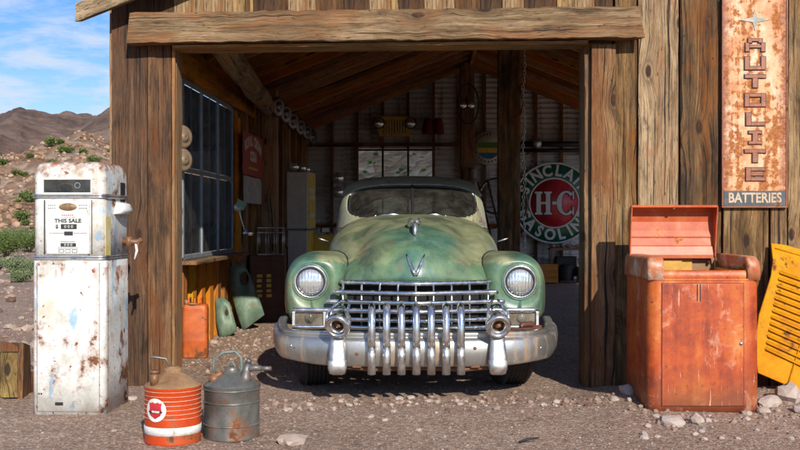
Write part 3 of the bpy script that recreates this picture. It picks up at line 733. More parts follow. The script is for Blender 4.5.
o = MB(); o.plank((-2.06, .25, 2.66), (0, 5.2, 0), (0, 0, .30), (-.04, 0, 0), 10, .003, .5); part(o, 'wall_plate', 'wood_orange', .004)
mb = MB(); v = .1
while v < .9: 
    b = v + random.uniform(.2, .3); mb.plank((4.12, v, -.03), (0, 0, 3.1), (0, b - v - .004, 0), (.03, 0, 0), 5, .002); v = b
part(mb, 'side_wall', 'wood_in')
for v in (2.8, 5.8, 8.8, 11.7): o = MB(); o.plank((4.0, v, -.03), (0, 0, 3.1), (.15, 0, 0), (0, .15, 0), 6, .003); part(o, 'inner_post', 'wood_in', .005)     # right side left open, unseen, to let sky light into the shed
# side window: deep dark mullions, dusty panes
mb = MB()
d0, d1 = -2.118, -2.088
nC = 6
for k in range(nC + 1):
    v = lerp(WV0, WV1, k / nC); wd = .04 if k % 2 == 0 else .018
    if k == 0: a, b = v - .02, v + .03
    elif k == nC: a, b = v - .03, v + .02
    else: a, b = v - wd / 2, v + wd / 2
    dd = d0 if k % 2 == 0 else -2.120
    mb.box(dd if k % 2 == 0 else -2.112, d1 + (0 if k % 2 == 0 else -.016), a, b, WZ0, WZ1)
for z in (WZ0 - .02, (WZ0 + WZ1) / 2 - .02, WZ1 - .02): mb.box(d0 + .003, d1 - .004, WV0 + .03, WV1 - .03, z, z + .045)
win = part(mb, 'window', 'bluegrey', .003, )
tag(win)
for k in range(3):
    for q in range(2):
        a, b = lerp(WV0, WV1, k / 3) + .03, lerp(WV0, WV1, (k + 1) / 3) - .03; c, d = lerp(WZ0, WZ1, q / 2) + .03, lerp(WZ0, WZ1, (q + 1) / 2) - .03
        p = MB(); p.box(-2.108, -2.104, a, b, c, d); part(p, 'pane', 'glass_win', parent=win)
mb = MB(); mb.plank((-2.10, WV0 - .12, WZ0 - .06), (0, WV1 - WV0 + .3, 0), (.16, 0, 0), (0, 0, .035), 8, .002, .3); part(mb, 'sill', 'wood_in', .003, parent=win)
# roof
mb = MB(); random.seed(3); v = -.22
c1 = V(1, 0, -RS).normalized()
while v < 12.15:
    b = v + random.uniform(.14, .22)
    for sgn, ue in ((-1, -2.34), (1, 4.55)):
        p = V(RU, v, RZ); L = V(ue - RU, 0, -RS * abs(ue - RU)); mb.plank(p, L, (0, b - v - .006, 0), (0, 0, .025), 4, .002)
    v = b
part(mb, 'roof_boards', 'wood_sheath')
mb = MB(); seg = 150
for sgn, ue in ((-1, -2.36), (1, 4.62)):
    a = []; b = []
    for i in range(seg * 4 + 1):
        v = -.28 + 12.5 * i / (seg * 4); w_ = .009 * math.cos(2 * PI * i / 4); a.append((RU - sgn * .0, v, RZ + .045 + w_)); b.append((ue, v, roofz(ue) + .045 + w_))
    mb.loft([a, b], closed=False)
part(mb, 'roof_sheet', 'corr')
for k in range(20):
    v = .30 + k * .62
    if v > 11.9: break
    for ue in (-2.26, 4.3):
        o = MB(); o.plank(V(RU + .02 * (1 if ue > 0 else -1), v, RZ - .155), V(ue - RU, 0, -RS * abs(ue - RU)), (0, .05, 0), (0, 0, .15), 5, .002); part(o, 'rafter', 'wood_roof', .003)
o = MB(); o.plank((RU - .03, -.2, RZ - .22), (0, 12.2, 0), (.06, 0, 0), (0, 0, .20), 8, .002, .2); part(o, 'ridge_board', 'wood_roof', .003)
o = MB(); random.seed(2)
o.plank(V(-2.46, -.235, roofz(-2.46) - .19), V(RU + 2.46, 0, RS * (RU + 2.46)), (0, .05, 0), (0, 0, .15), 14, .005, .7, rag=.03); part(o, 'barge_board', 'wood_beam', .006)
o = MB(); o.plank(V(4.5, -.235, roofz(4.5) - .15), V(RU - 4.5, 0, RS * (4.5 - RU)), (0, .05, 0), (0, 0, .15), 14, .004, .6); part(o, 'barge_board', 'wood_beam', .006)
# log plate and inside posts
def wl(x, y, z): return V((x) - .028 * (y - 8), (y - 8) + .028 * x, z)       # world point into the shed frame
o = MB(); A, B = wl(-1.545, 8.5, 2.84), wl(-1.735, 13.45, 2.79)
pts = [A.lerp(B, i / 14) + V(mn.noise(V(i * .5, 0, 0)) * .02, 0, mn.noise(V(0, i * .5, 0)) * .02) for i in range(15)]
o.tube(pts, [.115 + .010 * mn.noise(V(i * .8, 3, 0)) for i in range(15)], 18); part(o, 'log_plate', 'wood_log')
o = MB(); c = wl(-1.74, 13.6, 0); o.plank((c.x - .12, c.y, 0), (0, 0, 3.05), (.22, 0, 0), (0, .2, 0), 10, .006, .55, warp=.02); part(o, 'inner_post', 'wood_in', .012)
o = MB(); c = wl(1.27, 13.2, 0); o.plank((c.x, c.y, 0), (0, 0, 4.15), (.285, 0, 0), (0, .26, 0), 14, .006, .50, warp=.01); part(o, 'inner_post', 'wood_facade', .012)
o = MB(); c = wl(1.10, 18.6, 0); o.plank((c.x, c.y, 0), (0, 0, 4.2), (.26, 0, 0), (0, .24, 0), 10, .006, .15, warp=.01); part(o, 'inner_post', 'wood_in', .012)
# back wall: horizontal corrugations, window opening left of centre
BW = 12.02; OU0, OU1, OZ0, OZ1 = -1.17, .32, 1.25, 2.72
mb = MB(); per = .10
def cstrip(u0f, u1f, z0, z1):
    n = int((z1 - z0) / per * 8); a = []; b = []
    for i in range(n + 1):
        z = lerp(z0, z1, i / n); y = BW + .026 * math.sin(2 * PI * z / per)
        ua, ub = u0f(z), u1f(z)
        if ub - ua < .02: break
        a.append((ua, y, z)); b.append((ub, y, z))
    if len(a) > 1: mb.loft([a, b], closed=False)
lo = lambda z: max(-2.2, RU - (RZ - z) / RS); hi = lambda z: min(4.14, RU + (RZ - z) / RS)
cstrip(lo, lambda z: OU0, -.05, OZ1); cstrip(lambda z: OU1, hi, -.05, OZ1); cstrip(lambda z: OU0, lambda z: OU1, -.05, OZ0); cstrip(lo, hi, OZ1, 4.34)
part(mb, 'back_wall', 'corr')
for k in range(-2, 11):
    u = OU0 + .497 * k
    if u > 4.05: break
    zt = roofz(u) - .03; segs_ = [(-.02, OZ0), (OZ1, zt)] if k in (1, 2) else [(-.02, zt)]
    for (a, b) in segs_:
        o = MB(); o.plank((u - .03, BW - .12, a), (0, 0, b - a), (.055, 0, 0), (0, .09, 0), 5, .002, .1); part(o, 'wall_stud', 'wood_in')
o = MB()
for z in (2.75, 1.18): o.plank((-2.15, BW - .15, z), (6.25, 0, 0), (0, 0, .07), (0, .05, 0), 8, .002, .1)
part(o, 'girt', 'wood_in')
mb = MB(); y0, y1 = BW - .05, BW - .015
for k in range(4):
    u = lerp(OU0, OU1, k / 3); mb.box(u - .02, u + .02, y0, y1, OZ0, OZ1)
for z in (OZ0, 1.985, OZ1 - .03): mb.box(OU0 + .02, OU1 - .02, y0 + .003, y1 - .003, z - .018, z + .022)
bwin = part(mb, 'window', 'black', .002)
for k in range(3):
    for (a, b) in ((OZ0 + .02, 1.96), (2.01, OZ1 - .05)):
        p = MB(); u0 = lerp(OU0, OU1, k / 3); p.box(u0 + .02, u0 + .477, y0 + .012, y0 + .015, a, b); part(p, 'pane', 'glass_win', parent=bwin)
# ---------------------------------------------------------------- the old saloon car (local frame: y runs to the back, front bumper at y = 0)
car = thing('vintage_car', 'faded green 1940s saloon car with toothy chrome bumper parked in the garage bay', 'car', (.115, 7.2, 0))
def cpart(mb, name, mat, parent=None, **k): return mb.build(name, mat, parent or car, **k)
# hood
HZT = [(.28, .850), (.285, .90), (.30, .955), (.34, 1.03), (.42, 1.10), (.56, 1.17), (.80, 1.235), (1.2, 1.295), (1.7, 1.34), (2.2, 1.365)]
HW = [(.28, .53), (.34, .550), (.6, .60), (.9, .66), (1.3, .715), (1.7, .745), (2.2, .760)]
HZB = [(.28, .845), (.6, .86), (1.2, .90), (2.2, .93)]
def hoodp(yc, a):
    w_, zt, zb = stable(HW, yc), stable(HZT, yc), stable(HZB, yc); n_ = lerp(2.7, 2.9, smooth(.3, 1.4, yc))
    x = w_ * sgnp(math.sin(a), 2 / n_); z = zb + (zt - zb) * abs(math.cos(a)) ** (2 / n_)
    z -= .045 * min(1, abs(x) / .40) * (zt - zb) / .4 * (1 - smooth(.9, 2.0, yc))
    fade = 1 - smooth(.3, 1.6, yc)
    z -= .040 * math.exp(-((abs(x) - .43) / .085) ** 2) * (1 - smooth(1.0, 2.0, yc)) * min(1, (zt - zb) / .25)
    y = yc + .21 * (abs(x) / .54) ** 1.25 * fade
    return V(x, y, z)
ys = []; y = .28
while y < 2.2: ys.append(y); y += .004 + (y - .28) * .09
ys.append(2.2)
mb = MB(); mb.loft([[hoodp(y, lerp(-PI / 2, PI / 2, j / 72)) for j in range(73)] for y in ys], closed=False)
hood = cpart(mb, 'hood', 'car', solid=.006)
def hood_z(x, y):         # surface height of the hood, by search
    best = None
    for yc in ys:
        for j in range(0, 73):
            p = hoodp(yc, lerp(-PI / 2, PI / 2, j / 72)); d = (p.x - x) ** 2 + (p.y - y) ** 2
            if best is None or d < best[0]: best = (d, p.z)
    return best[1]
# hood shut line trim at the nose
def plan(x): return .245 + .21 * (abs(x) / .54) ** 1.25
mb = MB(); mb.tube([(x, plan(x) + .012, .842) for x in [(-.56 + 1.12 * i / 32) for i in range(33)]], .019, 10, sx=1.4); cpart(mb, 'nose_moulding', 'chrome', parent=hood)
# V badge lying on the sloping nose
def nosep(x, z):
    best = None
    for yc in ys[:40]:
        for j in range(24, 49):
            p = hoodp(yc, lerp(-PI / 2, PI / 2, j / 72)); d = (p.x - x) ** 2 + (p.z - z) ** 2
            if best is None or d < best[0]: best = (d, p)
    return best[1]
mb = MB()
for s_ in (-1, 1):
    pts = []
    for i in range(9):
        t = i / 8; x = s_ * lerp(.004, .068, t); z = lerp(.905, 1.055, t); p = nosep(x, z); pts.append(V(x, p.y - .010, z))
    mb.tube(pts, [.012, .0125, .0125, .0125, .012, .011, .009, .007, .003], 8)
cpart(mb, 'badge', 'chrome', parent=hood)
# winged mascot near the top of the nose
zt = stable(HZT, .84)
mb = MB(); mb.tube([(0, .62, stable(HZT, .62) + .0), (0, .72, zt + .028), (0, .82, zt + .045), (0, .95, zt + .035)], [.014, .022, .018, .010], 10)
for s_ in (-1, 1):
    mb.tube([(0, .76, zt + .03), (s_ * .03, .83, zt + .07), (s_ * .045, .95, zt + .065), (s_ * .05, 1.05, zt + .04)], [.012, .014, .010, .004], 8)
mb.tube([(0, .60, stable(HZT, .6) + .01), (0, .64, zt + .02), (0, .68, zt + .04)], [.010, .016, .012], 8)
cpart(mb, 'mascot', 'chrome_dull', parent=hood)

# front fenders
def fender(side):
    mb = MB(); rings = []
    st = [0, .02, .05, .09, .14, .2, .28, .38, .5, .65, .82, 1.0]
    YF = .465
    # station: growth in four directions from the headlamp circle
    def g(t, L): t = min(1, t / L); return (1 - (1 - t) ** 2.4) ** (1 / 2.4)
    ys_ = [YF + q * .62 for q in st] + [1.25, 1.5, 1.75, 2.0, 2.2]
    for y in ys_:
        t = y - YF
        hx, hz, hr = .785, .845, .138
        top = lerp(hz + hr, 1.055, g(t, .50)); bot = lerp(hz - hr, .43, g(t, .16)); out = lerp(hx + hr, 1.005, g(t, .42)); inn = lerp(hx - hr, .50, g(t, .30))
        if y > 1.1:
            k = smooth(1.1, 2.3, y); top = lerp(1.055, .93, k); out = lerp(1.005, .88, k); bot = lerp(.43, .36, k)
        cxm, czm = (out + inn) / 2, lerp(hz, .74, g(t, .3)); n_ = lerp(2.0, 2.7, g(t, .25)); ring = []
        M_ = 56
        for j in range(M_ + 1):
            a = lerp(-PI * .5, PI * 1.5, j / M_)
            cx, sx_ = math.cos(a), math.sin(a)
            x = cxm + (out - inn) / 2 * sgnp(cx, 2 / n_)
            if cx < 0 and sx_ > 0:
                ni = lerp(2.0, 5.0, g(t, .35)); x = cxm + (out - inn) / 2 * sgnp(cx, 2 / ni); n2 = ni
            else: n2 = n_ if sx_ > 0 else n_ * 1.15
            z = czm + ((top - czm) if sx_ > 0 else (czm - bot)) * sgnp(sx_, 2 / n2)
            yy = y
            if sx_ > 0 and cx < 0: z -= 0
            # flat area to the inner side keeps the crown level up to the hood
            # wheel arch
            if .55 < y < 1.45 and z < .60 and x > .80: z = max(z, .60 - .0 * x)
            ring.append(V(x * side, yy, z))
        rings.append(ring)
    mb.loft(rings, closed=False, flip=side < 0)
    fd = cpart(mb, 'front_fender', 'car', solid=.004)
    # headlamp
    c = V(.785 * side, YF + .012, .845)
    m2 = MB(); m2.lathe([(.100, -.010), (.108, -.030), (.122, -.034), (.126, -.026), (.128, -.010)], c, 'y', 40)
    m3 = MB(); m3.lathe([(.126, -.02), (.132, -.026), (.140, -.018), (.145, .002), (.147, .04)], c, 'y', 40); cpart(m3, 'headlight_bezel', 'car')
    hl = cpart(m2, 'headlight', 'chrome')
    m2 = MB(); m2.lathe([(.0015, -.048), (.03, -.047), (.06, -.042), (.085, -.032), (.104, -.014)], c, 'y', 40, cap0=True); cpart(m2, 'lens', 'lens', parent=hl)
    m2 = MB()
    m2.tube([c + V(.104 * math.cos(a), -.028, .104 * math.sin(a)) for a in [2 * PI * i / 40 for i in range(40)]], .005, 6, closed=True); cpart(m2, 'gasket', 'black', parent=hl)
    return fd
for s_ in (-1, 1): fender(s_)
# grille
gr = MB()
for x0, x1 in ((-1, 1),):
    pts = [(-.62 + 1.24 * i / 24) for i in range(25)]
    gr.loft([[V(x, plan(x) + .14, z) for x in pts] for z in (.44, .86)], closed=False)
back = cpart(gr, 'radiator_panel', 'dark')
grille = MB()
def gy(x): return .225 + .17 * (min(abs(x), .95) / .55) ** 1.2 * 1. if abs(x) < .55 else .395 + (abs(x) - .55) * .02
for (hw, z, r_) in ((.615, .773, .017), (.665, .702, .017), (.915, .638, .019), (.665, .572, .016), (.915, .512, .018)):
    pts = [V(-hw + 2 * hw * i / 40, gy(-hw + 2 * hw * i / 40), z) for i in range(41)]
    grille.tube(pts, r_, 8)
for x in (-.54, -.40, -.265, -.13, 0, .13, .265, .40, .54):
    grille.tube([(x, gy(x) + .018, .50), (x, gy(x) + .018, .84)], .0085, 6)
grille = cpart(grille, 'grille', 'chrome')
for s_ in (-1, 1):
    xa, xb = s_ * .675, s_ * .905; y = .395
    fr = MB()
    for x in (xa, xb): fr.box(x - .011, x + .011, y - .012, y + .03, .522, .628)
    fr.box(min(xa, xb) + .013, max(xa, xb) - .013, y + .022, y + .034, .524, .626)
    pl = cpart(fr, 'parking_light', 'chrome_dull', bevel=.003)
    bk_ = MB(); bk_.box(min(xa, xb) + .014, max(xa, xb) - .014, y + .019, y + .0215, .528, .622); cpart(bk_, 'lamp_bowl', 'chrome_dull' if s_ < 0 else 'grey_cab', parent=pl)
    ln = MB(); ln.lathe([(.001, -.012), (.02, -.010), (.034, -.004), (.043, .008)], (s_ * .79, y + .012, .575), 'y', 24); ln.box(min(xa, xb) + .016, max(xa, xb) - .016, y + .012, y + .018, .53, .62)
    cpart(ln, 'lens', 'lens_clear', parent=pl)
# lower valance between bumper and grille
mb = MB(); pts = [(-.90 + 1.8 * i / 30) for i in range(31)]
mb.loft([[V(x, gy(x) + .03, .495) for x in pts], [V(x, gy(x) + .02, .44) for x in pts], [V(x, gy(x) + .08, .36) for x in pts]], closed=False)
cpart(mb, 'valance', 'car')
mb = MB(); mb.tube([(-.62, .12, .27), (-.3, .10, .245), (0, .12, .255), (.35, .10, .245), (.62, .12, .27)], .022, 8)
for x in (-.42, .42): mb.box(x - .03, x + .03, .05, .55, .26, .33)
cpart(mb, 'bumper_bracket', 'rust')
# bumper
BP = [(0, .045), (.2, .047), (.4, .058), (.6, .085), (.75, .128), (.87, .19), (.95, .262), (1.0, .34), (1.03, .43), (1.045, .53), (1.035, .60)]
mb = MB(); rings = []; S = []
for i in range(-44, 45):
    t = abs(i) / 44; k = t * (len(BP) - 1); i0 = min(int(k), len(BP) - 2)
    S.append((math.copysign(1, i), t * (len(BP) - 1)))
def bplan(k):
    tbx = [(j, p[0]) for j, p in enumerate(BP)]; tby = [(j, p[1]) for j, p in enumerate(BP)]
    return stable(tbx, k), stable(tby, k)
for (sg, k) in S:
    x, y = bplan(k); x2, y2 = bplan(min(10, k + .05)); x1, y1 = bplan(max(0, k - .05)); d = V(x2 - x1, y2 - y1, 0).normalized(); nrm = V(d.y, -d.x, 0)
    tip = smooth(6, 10, k); zb = .265 + .03 * smooth(2.5, 6, k) + .125 * tip; zt_ = .470 + .070 * tip ** 2
    prof = [(-.075, zt_ + .030), (-.05, zt_ + .040), (-.014, zt_ + .036), (-.008, zt_ + .026), (-.016, zt_ + .006), (-.014, zt_ - .002), (.016, zt_ - .008), (.026, lerp(zb, zt_, .84)), (.032, lerp(zb, zt_, .55)), (.028, lerp(zb, zt_, .25)), (.016, lerp(zb, zt_, .10)), (.010, zb + .006), (-.004, zb), (-.05, zb + .004)]
    rings.append([V(sg * (x + nrm.x * o), y + nrm.y * o, z) for o, z in prof])
mb.loft(rings, closed=False)
bump = cpart(mb, 'front_bumper', 'bumper', solid=.006)
for bx_, bz_ in ((-.90, .40), (.90, .385), (-.42, .36), (.415, .40)):
    mb = MB(); yb = stable([(p[0], p[1]) for p in BP], abs(bx_)) - .034; mb.lathe([(.001, -.008), (.008, -.006), (.012, .0), (.012, .02)], (bx_, yb, bz_), 'y', 12); cpart(mb, 'bolt', 'chrome_dull' if abs(bx_) > .5 else 'rust', parent=bump)
# seven curved chrome teeth
for i in range(-3, 4):
    x = i * .1045; mb = MB()
    path = [(.13, .655), (.09, .690), (.04, .700), (-.005, .675), (-.035, .62), (-.045, .54), (-.043, .47), (-.040, .40)]
    mb.tube([V(x, a, b) for a, b in path], [.021, .023, .025, .026, .027, .028, .028, .028], 14)
    mb.tube([(x, -.0395, .47), (x, -.0395, .475)], .0295, 14)
    tt = cpart(mb, 'bumper_tooth', 'chrome', parent=bump)
    m2 = MB(); m2.tube([V(x, -.042, .408), V(x, -.040, .35), V(x, -.030, .225)], [.029, .030, .029], 14, sx=1.0); cpart(m2, 'tooth_foot', 'chrome_dull', parent=tt)
# bullet-shaped guards either side, with straps below
for s_, cxm in ((-1, -.555), (1, .573)):
    mb = MB(); a = V(cxm, -.10, .560); b = V(cxm + .035 * (1 if s_ < 0 else -.28), .03, .625)
    dirv = (b - a).normalized(); L = (b - a).length
    Q = dirv.to_track_quat('Y', 'Z').to_matrix().to_4x4()
    prof = [(.038, .085), (.040, .02), (.050, .006), (.058, .010), (.062, .0), (.070, -.006), (.080, .004), (.083, .020), (.080, .05), (.074, .09), (.066, .12), (.052, L), (.03, L + .02)]
    mb.lathe([(r_ * 1.1, h) for r_, h in prof], (0, 0, 0), 'y', 30); mb.xf(TR(*a) @ Q)
    g_ = cpart(mb, 'bumper_guard', 'chrome', parent=bump)
    m2 = MB(); m2.lathe([(.001, .0), (.02, -.004), (.039, .0)], (0, .06, 0), 'y', 20); m2.xf(TR(*a) @ Q); m2.tube([a + dirv * .055 + V(-.012, -.0, -.018), a + dirv * .03 + V(.014, 0, .0)], .014, 8); cpart(m2, 'guard_core', 'rust', parent=g_)
    m2 = MB()
    for ss in (-1, 1):
        m2.tube([a + V(ss * .075, .03, .03), a + V(ss * .070, .07, .10), b + V(ss * .045, .02, .085), b + V(ss * .015, .04, .115)], .010, 8); m2.tube([a + V(ss * .05, .05, .06), a + V(ss * .04, .09, .12), b + V(0, .03, .07)], .008, 8)
    cpart(m2, 'guard_loop', 'chrome', parent=g_)
    m2 = MB(); m2.loft([[V(cxm + dx * wv, y + (.0 if abs(dx) < .9 else .018), z) for dx in (-1, -.85, -.4, 0, .4, .85, 1)] for (y, z, wv) in ((-.005, .50, .042), (-.022, .44, .044), (-.035, .38, .050), (-.040, .322, .054), (-.050, .314, .060), (-.053, .27, .058), (-.035, .235, .050), (.0, .225, .036))], closed=False)
    cpart(m2, 'guard_strap', 'chrome_dull', parent=g_, solid=.01)
# wheels
def wheel(x, y, steer=0., r=.355, w_=.25):
    t = MB(); h = w_ / 2
    t.lathe([(r * .66, -h * .78), (r * .80, -h), (r * .92, -h), (r * .985, -h * .82), (r, -h * .6)] + [(r - (.012 if (i // 2) % 2 else 0), lerp(-h * .6, h * .6, i / 19)) for i in range(20)] + [(r, h * .6), (r * .985, h * .82), (r * .92, h), (r * .80, h), (r * .66, h * .78)], (0, 0, 0), 'x', 44)
    wh = t.build('wheel', 'rubber', car, loc=(x, y, r - .008), rot=(0, 0, steer))
    m = MB(); m.lathe([(r * .66, -h * .8), (r * .60, -h * .55), (r * .3, -h * .3), (.03, -h * .4)], (0, 0, 0), 'x', 30, cap1=True); m.lathe([(r * .66, h * .8), (r * .60, h * .55), (r * .3, h * .5), (.03, h * .75)], (0, 0, 0), 'x', 30, cap1=True)
    m.build('rim', 'rust', wh); return wh
wheel(-.80, 1.0, R(9)); wheel(.76, 1.0, R(9)); wheel(-.77, 4.25); wheel(.77, 4.25)

# cabin and body
CB = [(.38, .84, 1.55, 5.25), (.6, .85, 1.5, 5.35), (.85, .83, 1.5, 5.38), (.97, .81, 1.55, 5.33), (1.08, .775, 1.72, 5.2), (1.2, .750, 1.93, 4.95), (1.31, .735, 2.08, 4.7), (1.42, .722, 2.22, 4.45), (1.52, .700, 2.37, 4.15), (1.60, .670, 2.52, 3.95), (1.66, .615, 2.68, 3.75), (1.70, .54, 2.84, 3.6), (1.725, .44, 2.98, 3.5), (1.74, .30, 3.1, 3.4), (1.746, .12, 3.2, 3.3)]
def cabn(z): return lerp(3.2, 2.6, smooth(1.6, 1.74, z))
def cab(z): return stable([(r_[0], r_[1]) for r_ in CB], z), stable([(r_[0], r_[2]) for r_ in CB], z), stable([(r_[0], r_[3]) for r_ in CB], z)
def cabp(z, a):
    hw, yf, yr = cab(z); n_ = cabn(z)
    return V(hw * sgnp(math.cos(a), 2 / n_), (yf + yr) / 2 - (yr - yf) / 2 * sgnp(math.sin(a), 2 / n_), z)
def yfront(x, z):
    hw, yf, yr = cab(z); n_ = cabn(z); return (yf + yr) / 2 - (yr - yf) / 2 * max(0, 1 - (abs(x) / hw) ** n_) ** (1 / n_)
def yback(x, z):
    hw, yf, yr = cab(z); n_ = cabn(z); return (yf + yr) / 2 + (yr - yf) / 2 * max(0, 1 - (abs(x) / hw) ** n_) ** (1 / n_)
def xside(y, z):
    hw, yf, yr = cab(z); n_ = cabn(z); c = (yf + yr) / 2; return hw * max(0, 1 - (abs(y - c) / ((yr - yf) / 2)) ** n_) ** (1 / n_)
WC, WH, WX, WE = 1.478, .160, .612, 3.6          # windscreen outline
def ws(a, k=1.): 
    x = WX * k * sgnp(math.cos(a), 2 / WE); z = WC + WH * k * sgnp(math.sin(a), 2 / WE); z += -.016 * (x / WX) ** 2 * 1.0
    return x, z
mb = MB(); zs = []
z = .38
while z < 1.25: zs.append(z); z += .06
while z < 1.74: zs.append(z); z += .0115
zs += [1.743, 1.746]
M_ = 260; rings = []
for z in zs: rings.append([cabp(z, 2 * PI * j / M_) for j in range(M_)])
vs = [p for r_ in rings for p in r_]; fs = []
for i in range(len(zs) - 1):
    for j in range(M_):
        q = (j + 1) % M_; f = (i * M_ + j, i * M_ + q, (i + 1) * M_ + q, (i + 1) * M_ + j); c = (vs[f[0]] + vs[f[2]]) / 2
        zc = c.z + .016 * (c.x / WX) ** 2
        if c.y < 3 and (abs(c.x) / WX) ** WE + (abs(zc - WC) / WH) ** WE < 1: continue
        if c.y > 3.7 and (abs(c.x) / .42) ** 3 + (abs(c.z - 1.46) / .10) ** 3 < 1: continue
        if abs(c.x) > .4 and 1.22 < c.z < 1.55 and (2.75 < c.y < 3.35 or 3.45 < c.y < 3.95): continue
        fs.append(f)
mb.smooth = True; mb.add(vs, fs)
body = cpart(mb, 'body', 'car', solid=.012)
mb = MB(); A_ = [2 * PI * i / 72 for i in range(72)]
mb.tube([V(x, yfront(x, z) - .006, z) for x, z in (ws(a, 1.0) for a in A_)], .0075, 8, closed=True)
trim = cpart(mb, 'windscreen_trim', 'chrome')
mb = MB(); mb.tube([V(x, yfront(x, z) - .001, z) for x, z in (ws(a, .972) for a in A_)], .012, 8, closed=True); 
mb.tube([V(0, yfront(0, z) - .004, z) for z in [WC - WH + .32 * i / 6 for i in range(7)]], .013, 8); cpart(mb, 'windscreen_seal', 'black')
mb = MB(); rg = []
for k in (1., .8, .6, .4, .2, .02): rg.append([V(x, yfront(x, z) + .004, z) for x, z in (ws(a, k) for a in A_)])
mb.loft(rg, closed=True); cpart(mb, 'windscreen', 'glass_dark')
mb = MB(); rg = []
for k in (1., .7, .4, .05): rg.append([V(.425 * k * sgnp(math.cos(a), 2 / 3), yback(.425 * k * sgnp(math.cos(a), 2 / 3), 1.46 + .105 * k * sgnp(math.sin(a), 2 / 3)), 1.46 + .105 * k * sgnp(math.sin(a), 2 / 3)) for a in A_])
mb.loft(rg, closed=True); cpart(mb, 'rear_window', 'glass')
for s_ in (-1, 1):
    for (a, b) in ((2.74, 3.36), (3.44, 3.96)):
        mb = MB(); mb.loft([[V(s_ * (xside(lerp(a, b, i / 8), z) - .004), lerp(a, b, i / 8), z) for i in range(9)] for z in [1.215 + .34 * j / 5 for j in range(6)]], closed=False); cpart(mb, 'side_window', 'glass')
# wipers
for s_, x0, x1 in ((-1, -.34, -.05), (1, .30, .08)):
    mb = MB(); p0 = V(x0, yfront(x0, 1.335) - .035, 1.335); mb.tube([p0 + V(0, .02, -.015), p0 + V(0, -.005, .02)], [.012, .010], 8)
    mb.tube([p0 + V(0, 0, .015), V(lerp(x0, x1, .5), yfront(lerp(x0, x1, .5), 1.36) - .03, 1.362), V(x1, yfront(x1, 1.35) - .02, 1.352)], .010, 6); cpart(mb, 'wiper', 'chrome')
# rear fenders, seats, steering wheel, side lamps
for s_ in (-1, 1):
    mb = MB(); rg = []
    for i in range(17):
        t = i / 16; y = lerp(3.2, 5.3, t); k = max(.02, 1 - abs(2 * t - 1) ** 2.4) ** .5
        rg.append([V(s_ * (.62 + .37 * k * math.cos(a)), y, .62 + .34 * k * math.sin(a)) for a in [lerp(-1.1, PI * .6, j / 14) for j in range(15)]])
    mb.loft(rg, closed=False, flip=s_ < 0); cpart(mb, 'rear_fender', 'car', solid=.004)
mb = MB(); mb.box(-.62, .62, 3.0, 3.2, .55, 1.18); mb.box(-.62, .62, 2.55, 3.02, .5, .72); cpart(mb, 'front_seat', 'seat', bevel=.05)
mb = MB(); mb.box(-.62, .62, 4.05, 4.25, .6, 1.2); cpart(mb, 'rear_seat', 'seat', bevel=.05)
mb = MB(); mb.box(-.70, .70, 2.15, 2.4, .9, 1.24); cpart(mb, 'dashboard', 'black', bevel=.03)
mb = MB(); cc = V(.36, 2.62, 1.2); mb.tube([cc + V(.20 * math.cos(a), .10 * math.sin(a), .17 * math.sin(a)) for a in [2 * PI * i / 30 for i in range(30)]], .011, 8, closed=True)
mb.tube([cc + V(-.2, 0, 0), cc, cc + V(.2, 0, 0)], .01, 6); mb.tube([cc, cc + V(0, -.4, -.3)], .02, 8); cpart(mb, 'steering_wheel', 'black')
mb = MB(); mb.box(-.6, .6, .75, 5.1, .30, .42); cpart(mb, 'chassis', 'dark')
for s_ in (-1, 1):
    mb = MB(); mb.tube([(s_ * .74, 1.75, 1.12), (s_ * .80, 1.74, 1.14), (s_ * .83, 1.74, 1.15)], [.004, .008, .003], 8); cpart(mb, 'side_lamp', 'chrome_dull')
def seamp(yc, s_):      # where the hood sinks into the fender
    last = hoodp(yc, 0)
    for j in range(1, 90):
        p = hoodp(yc, s_ * PI / 2 * j / 90); t = p.y - .465
        g = lambda L: (1 - (1 - max(0, min(1, t / L))) ** 2.4) ** (1 / 2.4)
        if t > 0:
            top = lerp(.983, 1.055, g(.5)); inn = lerp(.647, .50, g(.30)); out = lerp(.923, 1.005, g(.42)); cxm = (out + inn) / 2; czm = lerp(.845, .74, g(.3)); n_ = lerp(2., 5., g(.35))
            if p.y > 1.1: top = lerp(1.055, .93, smooth(1.1, 2.3, p.y)); out = lerp(1.005, .88, smooth(1.1, 2.3, p.y)); cxm = (out + inn) / 2
            if (abs(abs(p.x) - cxm) / ((out - inn) / 2)) ** n_ + (abs(p.z - czm) / (top - czm)) ** n_ < 1 and p.z > czm: return p + V(-s_ * .006, -.004, .005)
        last = p
    return last
# black seam line between fender and hood
for s_ in (-1, 1):
    mb = MB(); pts = []
    for i in range(14):
        yc = lerp(.33, 1.9, i / 13); p = hoodp(yc, s_ * PI / 2 * .995); pts.append(seamp(yc, s_))
    mb.tube(pts, .0075, 6); cpart(mb, 'fender_seam', 'black')
# ---------------------------------------------------------------- props outside
def rrect(w_, d, r, z, n=6, cx=0, cy=0):
    pts = []
    for (sx, sy, a0) in ((1, -1, -90), (1, 1, 0), (-1, 1, 90), (-1, -1, 180)):
        for i in range(n + 1):
            a = R(a0 + 90 * i / n); pts.append(V(cx + sx * (w_ - r) + r * math.cos(a), cy + sy * (d - r) + r * math.sin(a), z))
    return pts
def frame_box(mb, x0, x1, z0, z1, t, y0, y1):
    mb.box(x0, x1, y0, y1, z0, z0 + t); mb.box(x0, x1, y0, y1, z1 - t, z1); mb.box(x0, x0 + t, y0 + .0005, y1 - .0005, z0 + t, z1 - t); mb.box(x1 - t, x1, y0 + .0005, y1 - .0005, z0 + t, z1 - t)

